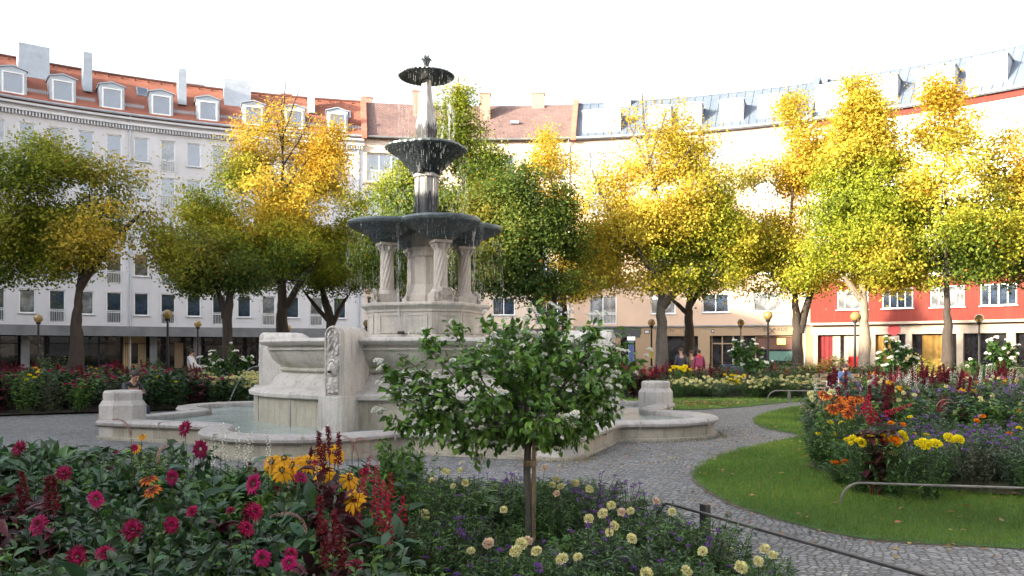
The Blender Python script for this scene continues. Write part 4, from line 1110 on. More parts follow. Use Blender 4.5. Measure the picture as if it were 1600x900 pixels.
T['f'] = tree('maple_tree', 'dark green spreading tree with leaning trunk between the fountain and the beige house', 'tree', 860, 33,
  [dict(pts=[(858,500,0),(840,478,0),(818,455,0),(800,430,0)], r=.17), dict(pts=[(862,495,0),(866,460,0),(868,430,0)], r=.1, foot=False)],
  [(815,300,52,40,0,1),(800,355,85,48,0,1),(840,400,70,45,0,1),(770,415,65,45,0,1),(870,330,35,45,0,.9),(765,330,45,40,0,.9),(840,445,55,18,0,.6),(890,390,44,44,0,.8),(845,455,70,14,0,.5),(900,440,40,22,0,.5)], GRN, seed=12)
T['g'] = tree('linden_tree', 'bright orange yellow tree standing close to the beige house behind the dark green one', 'tree', 882, 43,
  [dict(pts=[(882,500,0),(880,440,0),(868,340,0),(856,240,0)], r=.2)],
  [(855,232,26,34,0,.9),(866,275,45,38,0,.9),(886,325,42,48,0,.9),(905,400,45,50,0,.9),(890,455,75,20,0,.8),(930,450,40,22,0,.7),(838,255,22,20,0,.5)], dict(c=['lime','yellow','yellow','gold','gold'], bias=.6, gain=.2), seed=14)
T['h'] = tree('maple_tree', 'big yellow maple with bare twiggy top and grey forked trunk before the peach house', 'tree', 1035, 36,
  [dict(pts=[(1034,520,0),(1033,475,0),(1035,445,0),(1040,350,0),(1012,240,0),(1004,150,0)], r=.27), dict(pts=[(1036,478,0),(1060,450,-.5),(1082,415,-1)], r=.15, foot=False), dict(pts=[(1030,440,0),(990,380,0),(945,320,0),(925,265,0)], r=.1, foot=False), dict(pts=[(1006,200,0),(1003,150,0),(1003,122,0)], r=.04, foot=False), dict(pts=[(1008,250,0),(985,200,.4),(972,160,.5)], r=.05, foot=False), dict(pts=[(1010,260,0),(1032,205,-.4),(1046,160,-.5)], r=.055, foot=False), dict(pts=[(1015,290,0),(985,255,.5),(955,235,.6)], r=.05, foot=False), dict(pts=[(1018,300,0),(1055,260,-.8),(1085,225,-.8)], r=.06, foot=False)],
  [(1015,200,56,40,0,.28),(1055,185,32,28,0,.5),(1065,235,52,42,0,.75),(1005,265,70,42,0,.55),(965,300,48,40,0,.5),(1080,300,72,48,0,1),(1030,335,85,42,0,1),(1000,380,85,42,0,1),(1070,385,95,50,0,1),(1120,345,60,48,0,1),(1140,400,42,42,0,.9),(950,285,34,26,0,.3),(945,350,32,45,0,.7),(1050,438,95,22,0,.8),(950,425,50,30,0,.8),(925,385,35,40,0,.8),(1165,370,40,45,0,.7)], dict(c=['green','lime','yellow','yellow','gold'], bias=.6, gain=.35), seed=16, bark='bark_grey')
T['i'] = tree('maple_tree', 'smaller dark stemmed tree just right of the grey forked trunk', 'tree', 1077, 41,
  [dict(pts=[(1077,520,0),(1076,480,0),(1080,440,0)], r=.2), dict(pts=[(1074,490,0),(1058,475,0),(1040,460,0)], r=.09, foot=False), dict(pts=[(1078,480,0),(1092,455,0),(1105,430,0)], r=.08, foot=False)],
  [(1110,420,62,32,0,.9),(1150,395,42,42,0,.9),(1060,440,50,18,0,.6),(1090,450,55,14,0,.5)], dict(c=['dark','green','lime','yellow'], bias=.5, gain=.4), seed=18)
T['j'] = tree('maple_tree', 'yellow tree with dark twin stems in front of the house corner where peach meets red', 'tree', 1246, 37,
  [dict(pts=[(1246,520,0),(1244,485,0),(1242,462,0),(1235,380,0),(1238,280,0),(1238,180,0)], r=.24), dict(pts=[(1250,520,0),(1260,480,0),(1268,455,0),(1290,400,0)], r=.14, foot=False)],
  [(1237,180,26,36,0,1.2),(1240,235,52,42,0,.95),(1225,285,62,46,0,1),(1275,240,40,40,0,.8),(1205,340,55,50,0,1),(1215,395,60,45,0,1),(1262,420,55,40,0,1),(1185,285,25,30,0,.6),(1210,440,80,20,0,.85),(1170,400,35,40,0,.8),(1290,370,50,50,0,.9),(1275,300,40,50,0,.9)], YEL, seed=20)
T['k'] = tree('maple_tree', 'tall pointed yellow green maple with trunk coloured pale as if sunlit in front of the red house', 'tree', 1351, 34,
  [dict(pts=[(1351,520,0),(1350,475,0),(1348,440,0),(1348,340,0),(1344,240,0),(1341,140,0)], r=.23), dict(pts=[(1349,470,0),(1325,440,0),(1300,410,0)], r=.1, foot=False)],
  [(1341,150,22,32,0,1.6),(1344,185,34,40,0,1.4),(1350,220,50,44,0,1),(1345,270,76,48,0,1),(1340,330,78,48,0,1),(1345,385,95,45,0,1),(1330,425,95,30,0,1),(1400,330,55,60,0,1),(1390,420,60,35,0,1),(1385,250,35,45,0,.8)], dict(c=['green','lime','lime','yellow','yellow'], bias=.55, gain=.35), seed=22, bark='bark_sun_tint', thresh=-.3)
T['l'] = tree('maple_tree', 'full yellow green maple at the right, one tree further right than the pale trunk', 'tree', 1480, 33,
  [dict(pts=[(1480,520,0),(1480,470,0),(1478,380,0),(1475,240,0)], r=.23)],
  [(1472,150,24,36,0,1.3),(1475,205,50,50,0,1),(1480,290,80,60,0,1),(1485,370,100,60,0,1),(1440,410,70,40,0,1),(1530,390,60,50,0,1)], dict(c=['dark','green','lime','yellow','gold'], bias=.6, gain=.35), seed=24)
T['m'] = tree('maple_tree', 'golden maple at the far right edge', 'tree', 1620, 34,
  [dict(pts=[(1620,520,0),(1620,440,0),(1615,300,0)], r=.23)],
  [(1600,250,70,60,0,1),(1600,340,90,70,0,1),(1590,400,85,45,0,1)], AUT, seed=26)
# trees of the same ring that stand outside the picture, on the sunset side, added for their shade
for i, (deg, src, sc) in enumerate(((-78,'a',1.0),(-92,'k',.95),(-106,'h',1.0),(-121,'a',.95),(-136,'l',1.05),(-150,'e',.9),(-165,'k',1.0),(178,'a',.9),(-64,'l',.9))):
    r = copy_tree(T[src]); t = rad(deg); r.location = (OC[0]+25*math.sin(t), OC[1]+25*math.cos(t), 0); r.rotation_euler = (0,0,i*1.3); r.scale = (sc,)*3
    r['label'] = 'autumn tree outside the picture on the sunset side, %s of nine' % ['first','second','third','fourth','fifth','sixth','seventh','eighth','ninth'][i]
    r['group'] = 'trees outside the picture'
# ================================================================== PLANTS
class Arr:
    def __init__(s): s.V = []; s.F = []; s.C = []; s.n = 0
    def add(s, V, Fc, C):
        V = np.asarray(V, dtype=float); s.V.append(V); s.F.append(np.asarray(Fc)+s.n); C = np.asarray(C, dtype=float)
        s.C.append(np.broadcast_to(C, V.shape).copy() if C.ndim == 1 else C); s.n += len(V)
    def mesh(s, name, mat, smooth=False): return npmesh(name, np.concatenate(s.V), np.concatenate(s.F), mat, np.concatenate(s.C), smooth)
LEAF_T = np.array([[0,0,0],[-.5,.32,.10],[0,.3,0],[.5,.32,.10],[-.38,.68,.06],[0,.66,-.03],[.38,.68,.06],[0,1,-.12]])
LEAF_F = np.array([[0,2,1],[0,3,2],[1,2,5],[1,5,4],[2,3,6],[2,6,5],[4,5,7],[5,6,7]])
BLADE_T = np.array([[-.5,0,0],[.5,0,0],[-.42,.5,.02],[.42,.5,.02],[0,1,-.1]]); BLADE_F = np.array([[0,1,3],[0,3,2],[2,3,4]])
PET_T = np.array([[-.18,0,0],[.18,0,0],[-.5,.6,.06],[.5,.6,.06],[0,1,.0]]); PET_F = BLADE_F
def inst(arr, T_, F_, Pn, D_, Nn, L, W, C, curl=0.0):
    """leaf-like templates: D_ direction, Nn normal hint, L length, W width"""
    Pn = np.asarray(Pn, float).reshape(-1,3); n = max(len(Pn), len(np.atleast_2d(D_))); Pn = np.broadcast_to(Pn, (n,3))
    D_ = np.broadcast_to(np.asarray(D_, float), (n,3)); Nn = np.broadcast_to(np.asarray(Nn, float), (n,3))
    D_ = D_/(np.linalg.norm(D_, axis=1)[:,None]+1e-9); S = np.cross(D_, Nn); S /= np.linalg.norm(S, axis=1)[:,None]+1e-9; N2 = np.cross(S, D_)
    L = np.broadcast_to(np.asarray(L, float), (n,))[:,None,None]; W = np.broadcast_to(np.asarray(W, float), (n,))[:,None,None]
    t = T_[None]; z = t[:,:,2:3]-curl*t[:,:,1:2]**2
    V = Pn[:,None]+S[:,None]*t[:,:,0:1]*W+D_[:,None]*t[:,:,1:2]*L+N2[:,None]*z*L
    k = len(T_); Fc = (np.arange(n)[:,None,None]*k+F_[None]).reshape(-1,3)
    C = np.asarray(C, float); C = np.broadcast_to(C, (n,3)) if C.ndim == 1 else C
    arr.add(V.reshape(-1,3), Fc, np.repeat(C, k, 0))
def stems(arr, A, B, r0, r1, C, bend=0.0, rng=RNG):
    A = np.asarray(A, float).reshape(-1,3); B = np.asarray(B, float).reshape(-1,3); n = len(A)
    mid = (A+B)/2+rng.normal(size=(n,3))*bend
    for p, q, ra, rb in ((A, mid, r0, (r0+r1)/2), (mid, B, (r0+r1)/2, r1)):
        d = q-p; d /= np.linalg.norm(d, axis=1)[:,None]+1e-9; u = np.cross(d, [0.3,.9,.2]); u /= np.linalg.norm(u, axis=1)[:,None]+1e-9; v = np.cross(d, u)
        V = []
        for pt, r in ((p, ra), (q, rb)):
            for k in range(3): a = 2*PI*k/3; V.append(pt+(u*math.cos(a)+v*math.sin(a))*r)
        V = np.stack(V, 1).reshape(-1,3); f = np.array([[0,1,4],[0,4,3],[1,2,5],[1,5,4],[2,0,3],[2,3,5]])
        arr.add(V, (np.arange(n)[:,None,None]*6+f[None]).reshape(-1,3), C)
    return mid
def jitter(c, n, amt, rng): c = np.array(c)[None]*rng.uniform(1-amt, 1+amt, (n,1)); return np.clip(c*rng.uniform(1-amt*.4,1+amt*.4,(n,3)), 0, 1)
def rdir(n, rng, up=0.3, spread=1.0):
    d = rng.normal(size=(n,3))*[spread,spread,.45]; d[:,2] += up; return d/np.linalg.norm(d, axis=1)[:,None]
# --- flower heads (each a mesh facing +Z, about 1 unit = metre)
def head_mesh(name, kind, seed):
    rng = np.random.default_rng(seed); a = Arr(); tone = [.7,1.0,1.3][(seed//7) % 3] if kind.startswith(('dahlia','lobelia')) else [.88,1.0,1.06][(seed//7) % 3]
    def ring(n, r0, L, W, elev, z, c, amt=.15, curl=.1, off=0):
        th = np.arange(n)*2*PI/n+off+rng.normal(size=n)*.08
        e_ = elev+rng.normal(size=n)*.08
        D_ = np.stack([np.cos(th)*np.cos(e_), np.sin(th)*np.cos(e_), np.sin(e_)], 1)
        Pn = np.stack([np.cos(th)*r0, np.sin(th)*r0, np.full(n, z)], 1)
        inst(a, PET_T, PET_F, Pn, D_, [0,0,1], L*rng.uniform(.85,1.1,n), W, jitter(c, n, amt, rng), curl)
    def ball(n, R, c, sz=.01, squash=.7, z0=0, hemi=False):
        d = rng.normal(size=(n,3)); d /= np.linalg.norm(d, axis=1)[:,None]
        if hemi: d[:,2] = np.abs(d[:,2])
        inst(a, PET_T, PET_F, d*[R,R,R*squash]*.7+[0,0,z0], d+rng.normal(size=(n,3))*.25, rng.normal(size=(n,3)), sz*rng.uniform(.8,1.3,n), sz*.8, jitter(c, n, .18, rng))
    if kind == 'dahlia':
        c = (.25*tone,.006,.05*tone); ring(14,.012,.052,.017,.05,0,c,.2,.15); ring(14,.012,.046,.016,.35,.004,c,.2,.1,.2); ring(12,.010,.037,.014,.7,.008,(.36,.012,.09),.2,0,.1); ring(10,.006,.024,.010,1.1,.010,(.28,.01,.05),.2,0)
        ball(20,.012,(.10,.03,.01),.008,.6,.01)
    if kind == 'dahlia_open':
        c = (.32*tone,.01,.09*tone); ring(13,.012,.050,.020,.08,0,c,.2,.2); ring(13,.012,.043,.018,.3,.004,c,.2,.1,.22); ring(9,.010,.03,.014,.5,.006,(.28,.01,.07),.2,0,.1)
        ball(40,.02,(.13,.02,.015),.009,.6,.008)
    if kind == 'rudbeckia':
        c = (.72,.36,.012); ring(12,.012,.062,.021,-.25,.0,c,.12,.35); ring(8,.012,.055,.02,-.05,.002,c,.12,.3,.2); ball(50,.018,(.05,.02,.008),.009,.9,.008)
    if kind == 'rudbeckia_rust':
        c = (.62,.16,.01); ring(12,.012,.055,.02,-.1,.0,c,.12,.3); ring(8,.012,.035,.02,.0,.002,(.22,.03,.01),.12,.3,.2); ball(40,.016,(.04,.015,.008),.008,.9,.008)
    if kind == 'marigold':
        c = (.80,.76,.42); ring(14,.008,.03,.018,-.1,-.004,c,.1,.1); ball(150,.03,c,.016,.62,.004,True)
    if kind == 'marigold_blush':
        c = (.78,.62,.47); ring(14,.008,.03,.018,-.1,-.004,c,.1,.1); ball(150,.032,c,.017,.7,.004,True)
    if kind == 'marigold_yellow':
        c = (.85,.72,.02); ball(150,.034,c,.018,.6,.004,True)
    if kind == 'marigold_orange':
        c = (.80,.26,.008); ball(130,.03,c,.017,.65,.004,True)
    if kind == 'lantana':
        c = (.88,.88,.84); ball(90,.028,c,.013,.62,.0,True); ball(16,.011,(.75,.65,.2),.008,.5,.014,True)
    if kind == 'verbena':
        c = (.27,.12,.44)
        for _ in range(6):
            o = rng.normal(size=3)*[.014,.014,.006]; n = 12; d = rng.normal(size=(n,3)); d[:,2] = abs(d[:,2])
            inst(a, PET_T, PET_F, o+d*.003, d, rng.normal(size=(n,3)), .011, .009, jitter(c, n, .3, rng))
    if kind == 'lobelia':          # scarlet pink spike
        for i in range(26):
            z = .22*i/26; th = i*2.4; n = 5; o = np.array([math.cos(th)*.022*(1-i/34), math.sin(th)*.022*(1-i/34), z])
            d = rng.normal(size=(n,3))*.6+[math.cos(th),math.sin(th),-.1]
            inst(a, PET_T, PET_F, o, d, rng.normal(size=(n,3)), .026*(1-i/50), .012, jitter((.45,.022,.06), n, .3, rng))
    if kind == 'white_spike':
        for i in range(30):
            z = .24*i/30; th = i*2.4; n = 3; o = np.array([math.cos(th)*.01, math.sin(th)*.01, z])
            inst(a, PET_T, PET_F, o, rng.normal(size=(n,3))*.5+[math.cos(th),math.sin(th),.2], rng.normal(size=(n,3)), .014, .010, jitter((.68,.70,.60), n, .2, rng))
    if kind == 'plume':            # arching fountain grass plume
        p = []
        for i in range(40):
            t = i/39; o = np.array([.16*t*t, 0, .16*t-.07*t*t*t]); n = 7; th = rng.uniform(0,2*PI,n)
            d = np.stack([np.cos(th)*.3+.6, np.sin(th)*.9, np.cos(th)*.9+.2], 1)
            inst(a, PET_T, PET_F, o, d, rng.normal(size=(n,3)), .018*(1-.5*t), .003, jitter((.45,.30,.26), n, .2, rng))
    if kind == 'amaranth':
        for i in range(40):
            z = .26*i/40; th = i*2.4; n = 5; o = np.array([math.cos(th)*.02*(1-i/50), math.sin(th)*.02*(1-i/50), z])
            inst(a, PET_T, PET_F, o, rng.normal(size=(n,3)), rng.normal(size=(n,3)), .03, .012, jitter((.16,.02,.03), n, .3, rng))
    return a.mesh(name, M['petal'])
HEADS = {k: [head_mesh('flower_head', k, 50+i*7) for i in range(3)] for k in ('dahlia','dahlia_open','rudbeckia','rudbeckia_rust','marigold','marigold_blush','marigold_yellow','marigold_orange','lantana','verbena','lobelia','white_spike','plume','amaranth')}
def put_head(parent, kind, loc, tilt=0.3, az=None, sc=1.0, name='flower_head', rnd=random):
    o = bpy.data.objects.new(name, rnd.choice(HEADS[kind])); COL.objects.link(o); o.parent = parent; o.location = loc
    az = rnd.uniform(-2.6,-.5) if az is None else az
    d = Vector((math.cos(az)*math.sin(tilt), math.sin(az)*math.sin(tilt), math.cos(tilt)))
    o.rotation_mode = 'QUATERNION'; q = d.to_track_quat('Z', 'Y')
    from mathutils import Quaternion
    o.rotation_quaternion = q @ Quaternion((0,0,1), rnd.uniform(0,6.28)); o.scale = (sc,)*3
    return o
ORD = ['first','second','third','fourth','fifth','sixth','seventh','eighth','ninth','tenth','eleventh','twelfth','thirteenth','fourteenth','fifteenth','sixteenth','seventeenth','eighteenth']
def ordinal(x, xs): return ORD[min(17, sorted(xs).index(x))]
# --- foliage prototypes (mesh with stems and leaves; origin at the foot)
def fol(kind, seed, h=.8, rad_=.28):
    rng = np.random.default_rng(seed); a = Arr()
    def along(n_st, h, spread, leaves, LL, WW, cs, stemc, lean=.3, r=.005, drop=.25, start=.15, bend=.03, up=.35):
        th = rng.uniform(0,2*PI,n_st); rr = spread*rng.random(n_st)**.5
        B = np.stack([np.cos(th)*rr, np.sin(th)*rr, h*rng.uniform(.78,1.05,n_st)], 1); A = B*[.3,.3,0]
        mid = stems(a, A, B, r, r*.5, stemc, bend, rng)
        t = rng.uniform(start, 1, (n_st, leaves)); 
        Pn = np.where((t < .5)[:,:,None], A[:,None]+(mid-A)[:,None]*(t*2)[:,:,None], mid[:,None]+(B-mid)[:,None]*((t-.5)*2)[:,:,None]).reshape(-1,3)
        n = len(Pn); d = rdir(n, rng, up); c = np.array(cs)[rng.integers(0, len(cs), n)]*rng.uniform(.7,1.3,(n,1))
        nn = rng.normal(size=(n,3))*.35+[0,0,1]
        inst(a, LEAF_T, LEAF_F, Pn, d, nn, LL*rng.uniform(.6,1.2,n), WW*rng.uniform(.8,1.2,n), c, drop)
        return B
    if kind == 'dahlia': along(10, h, rad_, 34, .10, .055, [(.035,.082,.038),(.045,.115,.035),(.06,.10,.055),(.075,.15,.035)], (.06,.05,.03))
    if kind == 'broad': along(8, h, rad_, 24, .14, .07, [(.04,.095,.045),(.07,.15,.04),(.055,.115,.06)], (.08,.1,.04), drop=.35)
    if kind == 'maroon': along(7, h, rad_*.8, 22, .13, .06, [(.06,.012,.018),(.09,.015,.02),(.04,.02,.02)], (.14,.02,.025), drop=.3)
    if kind == 'light': along(12, h, rad_, 30, .07, .028, [(.09,.19,.035),(.14,.25,.04),(.06,.14,.035)], (.09,.14,.04))
    if kind == 'fine': along(26, h, rad_, 40, .045, .013, [(.07,.15,.04),(.11,.21,.045),(.06,.12,.04)], (.06,.09,.04), r=.003, start=.05)
    if kind == 'grey': along(26, h, rad_, 30, .06, .010, [(.13,.18,.11),(.09,.15,.08),(.08,.12,.07)], (.10,.12,.08), r=.0025, start=.1)
    if kind == 'wiry': along(18, h, rad_, 12, .06, .012, [(.06,.09,.04),(.09,.10,.05)], (.09,.08,.05), r=.0022, start=.05, bend=.05)
    if kind == 'grassy':
        n = 60; th = rng.uniform(0,2*PI,n); d = np.stack([np.cos(th)*.6, np.sin(th)*.6, rng.uniform(.7,1.4,n)], 1)
        inst(a, BLADE_T, BLADE_F, np.stack([np.cos(th)*.03, np.sin(th)*.03, np.zeros(n)], 1), d, [0,0,1], h*rng.uniform(.6,1.1,n), .014, jitter((.09,.15,.05), n, .3, rng), .35)
    return a.mesh('foliage', M['foliage'])
FOL = {}
for k, h, r_ in (('dahlia',.78,.34),('broad',.7,.32),('maroon',.85,.25),('light',.72,.28),('fine',.42,.26),('grey',.46,.28),('wiry',.5,.25),('grassy',.4,.2)):
    FOL[k] = [fol(k, 100+i*13+len(k), h, r_) for i in range(3)]
HBASE = dict(dahlia=.78, broad=.7, maroon=.85, light=.72, fine=.42, grey=.46, wiry=.5, grassy=.4)
def plant(name, folk, x, y, label, cat, group, h=None, heads=(), rnd=random, z=.05, wide=None):
    s = (h/HBASE[folk]) if h else 1
    o = link(name, rnd.choice(FOL[folk]), None, (x, y, z)); o.rotation_euler = (0,0,rnd.uniform(0,6.28)); wd = wide or min(1.25, max(.7, s)); o.scale = (wd, wd, s)
    tag(o, label, cat, group)
    return o
def add_heads(o, kind, n, hmin, hmax, spread, sc=1.0, stem=True, rnd=random, tilt=(0,.9), name='flower_head'):
    """heads in the plant's own frame"""
    a = Arr(); A = []; B = []; inv = [1/max(1e-3, q) for q in o.scale]
    for _ in range(n):
        t = rnd.uniform(0,2*PI); r = spread*rnd.random()**.6; hz = rnd.uniform(hmin, hmax)
        p = (r*math.cos(t), r*math.sin(t), hz)
        # world tilt needs the plant's own turn taken out: the heads look about the sky and the photographer
        hd = put_head(o, kind, (p[0]*inv[0], p[1]*inv[1], p[2]*inv[2]), rnd.uniform(*tilt), -PI/2-o.rotation_euler.z+rnd.uniform(-.9,.9), 1, name, rnd)
        hd.scale = (sc*inv[0]*rnd.uniform(.8,1.15), sc*inv[1], sc*inv[2])
        A.append((p[0]*.4*inv[0], p[1]*.4*inv[1], hz*.35*inv[2])); B.append((p[0]*inv[0], p[1]*inv[1], p[2]*inv[2]-.003))
    if stem:
        stems(a, A, B, .0032, .0022, (.06,.08,.035), .012); so = link('flower_stalks', a.mesh('flower_stalks', M['foliage']), o)
PLANT_COUNT = {}
# ---------- hero flowers of the front bed, each placed where its own flower stands
def hero(x, y, h, kind, folk, name, label, cat, sc=1.0, tilt=.8, az=None, fh=None, group=None, base=.05):
    D = (CAM_H-h-base)*F/(y-550); X = (x-800)/F*D
    rnd = random.Random(int(x*7+y)); tilt *= rnd.uniform(.55,1.1); az = (-PI/2+rnd.uniform(-.9,.9)) if az is None else az
    o = plant(name, folk, X, D, label, cat, group, h=(fh or h*.86), rnd=rnd, z=base, wide=.8 if folk in ('fine','wiry') else .75)
    a = Arr(); inv = [1/q for q in o.scale]; stems(a, [(0.02,0.02,h*.3*inv[2])], [(0,0,(h-.004)*inv[2])], .0045, .003, (.07,.08,.035), .015)
    link('flower_stalk', a.mesh('flower_stalk', M['foliage']), o)
    hd = put_head(o, kind, (0,0,h*inv[2]), tilt, (-PI/2 if az is None else az)-o.rotation_euler.z, 1, rnd=rnd); hd.scale = (sc*inv[0], sc*inv[1], sc*inv[2])
    return o
GD = 'dahlias of the front bed'
for x, y, h, k, sc, tl, lab in (
  (289,670,.98,'dahlia',1.3,1.0,'tall crimson dahlia rising over the basin rim, topmost of the front bed'),
  (313,702,.96,'dahlia_open',1.15,1.2,'magenta dahlia just below the topmost crimson one'),
  (396,756,.88,'dahlia_open',1.15,1.35,'large open magenta dahlia with dark centre facing the camera'),
  (470,746,.9,'dahlia_open',1.0,.7,'pink magenta dahlia beside the yellow coneflowers'),
  (269,746,.9,'dahlia_open',.85,1.3,'open magenta dahlia left of the large open one'),
  (300,799,.84,'dahlia',.75,.8,'small crimson dahlia low at the left of the front bed'),
  (398,800,.84,'dahlia',.95,.9,'crimson dahlia right under the large open one'),
  (268,820,.82,'dahlia',.85,1.1,'dark crimson dahlia half hidden in leaves at the left'),
  (207,828,.82,'dahlia',1.1,1.2,'bright crimson dahlia at the left edge of the front bed'),
  (385,826,.8,'dahlia',.9,1.0,'dark crimson dahlia in the middle of the leafy left bed'),
  (410,872,.76,'dahlia_open',.9,1.0,'magenta dahlia low in the front left bed'),
  (452,880,.76,'dahlia_open',.8,.8,'pink dahlia at the bottom edge under the magenta one'),
  (455,865,.78,'dahlia',.75,.7,'crimson dahlia near the bottom beside the maroon amaranth'),
  (360,798,.84,'dahlia',.6,.5,'small pink dahlia bud between the crimson ones'),
  (492,724,.92,'dahlia',.7,.4,'dark dahlia bud behind the yellow coneflowers'),
  (210,700,.95,'dahlia',.6,.7,'small dark red dahlia far left beside the basin'),
  (100,740,.9,'dahlia',1.1,1.0,'crimson dahlia left of the photo edge, upper'),
  (60,820,.82,'dahlia_open',1.1,1.0,'magenta dahlia in the far left corner of the bed'),
  (150,780,.86,'dahlia_open',1.0,1.0,'magenta dahlia at the left between two crimson ones'),
  (30,700,.95,'dahlia',1.1,1.0,'tall crimson dahlia in the far left of the front bed'),
  (120,870,.78,'dahlia',1.0,1.0,'crimson dahlia in the bottom left corner')):
    hero(x, y, h, k, 'dahlia', 'dahlia', lab, 'dahlia', sc*.7, tl, group=GD)
GR = 'yellow coneflowers of the front bed'
for i, (x, y, h, tl, lab) in enumerate(((425,722,.9,.9,'yellow coneflower at the left end of the yellow group'),(444,718,.92,.5,'topmost yellow coneflower of the yellow group'),(458,728,.9,1.0,'yellow coneflower in the middle of the yellow group'),(440,736,.88,1.1,'drooping yellow coneflower under the yellow group'),(482,722,.9,.8,'yellow coneflower at the right end of the yellow group'),
  (495,708,.94,1.2,'yellow coneflower with folded petals above the pink dahlia'),(524,708,.94,.9,'yellow coneflower beside the dark red amaranth spikes'),(507,738,.88,.9,'yellow coneflower between the dahlia and the star shaped one'),(546,748,.86,.8,'star shaped yellow coneflower beside the red lobelia'),(553,782,.8,1.3,'hanging yellow coneflower inside the red lobelia'),
  (222,681,.98,.6,'small yellow flower at the far left by the basin'),(213,700,.94,1.0,'orange coneflower at the far left of the bed'))):
    hero(x, y, h, 'rudbeckia', 'light', 'coneflower', lab, 'coneflower', .95 if i < 10 else .5, tl, group=GR, fh=h*.82)
for x, y, h, lab in ((232,748,.88,'orange brown coneflower at the left of the front bed'),(238,765,.86,'rusty coneflower below the orange brown one')):
    hero(x, y, h, 'rudbeckia_rust', 'dahlia', 'coneflower', lab, 'coneflower', .8, .4, group=GR)
LB = ((575,735,.72),(590,752,.72),(600,778,.68),(563,758,.72),(585,790,.66),(612,765,.7),(570,775,.68),(548,765,.72),(605,800,.62),(592,815,.62),(556,800,.66),(628,800,.6),(608,832,.6))
for x, y, h in LB:
    hero(x, y+18, h, 'lobelia', 'wiry', 'red_lobelia', 'coral red lobelia spike, %s from the left in the scarlet clump' % ordinal(x, [q[0] for q in LB]), 'lobelia', .75, .15, group='red lobelias', fh=h*.95)
LB = ((500,700,.98),(515,690,1.0),(528,705,.98),(505,720,.92))
for x, y, h in LB:
    hero(x, y+20, h, 'amaranth', 'maroon', 'amaranth', 'dark red amaranth spike, %s from the left in front of the basin rim' % ordinal(x, [q[0] for q in LB]), 'amaranth', .6, .1, group='amaranths', fh=h*.9)
LB = ((500,840,.76),(520,866,.72),(508,884,.70),(535,888,.68))
for x, y, h in LB:
    hero(x, y, h, 'amaranth', 'maroon', 'amaranth', 'maroon leaved amaranth, %s from the left at the bottom edge' % ordinal(x, [q[0] for q in LB]), 'amaranth', .7, .1, group='amaranths', fh=h*1.0)
LB = ((246,708,.95,2.4),(550,690,1.0,0),(560,700,.97,0),(205,668,1.05,2),(480,815,.8,2.6),(592,720,.85,.2))
for x, y, h, az in LB:
    hero(x, y+14, h, 'plume', 'grassy', 'fountain_grass', 'fountain grass with arching pinkish plume, %s from the left' % ordinal(x, [q[0] for q in LB]), 'ornamental grass', 1.0, .15, az, group='fountain grasses', fh=.5)
LB = ((345,690,.9),(352,705,.88),(372,700,.9),(392,706,.88),(384,715,.85),(420,712,.88),(333,712,.86))
for x, y, h in LB:
    hero(x, y+16, h, 'white_spike', 'light', 'white_sage', 'white sage spike, %s from the left in front of the round basin lobe' % ordinal(x, [q[0] for q in LB]), 'sage', .8, .1, group='white sages', fh=h*.85)
GM = 'cream marigolds of the front bed'
MG = ((719,735),(694,736),(674,751),(649,755),(708,760),(727,755),(663,804),(787,797),(763,850),(815,850),(838,862),(878,874),(903,871),(952,832),(960,822),(920,811),(971,801),(987,842),(876,761),(863,758),(899,755),(921,765),(869,749),(870,772),(851,731),(1010,897),(1073,893),(1158,887),(1185,878),(1195,858),(1025,784),(985,799),(942,803),(955,790),(1098,862),(825,846),(806,862),(1050,800),(700,738),(1208,868))
def mrow(y): return 0 if y < 778 else 1 if y < 828 else 2 if y < 868 else 3
MROW = ['far row by the setts','middle row','near row','row along the bottom edge']
for (x, y) in MG:
    blush = (x, y) in ((763,850),(851,731),(971,801),(1025,784),(870,772),(825,846)); k = 'marigold_blush' if blush else 'marigold'
    lb = '%s marigold, %s from the left in the %s' % ('blush cream' if blush else 'pale cream', ordinal(x, [q[0] for q in MG if mrow(q[1]) == mrow(y)]), MROW[mrow(y)])
    hero(x, y, .5, k, 'fine', 'marigold', lb, 'marigold', (.86 if y > 780 else .8)*random.Random(x).uniform(.8,1.15), .45, group=GM, fh=.42)
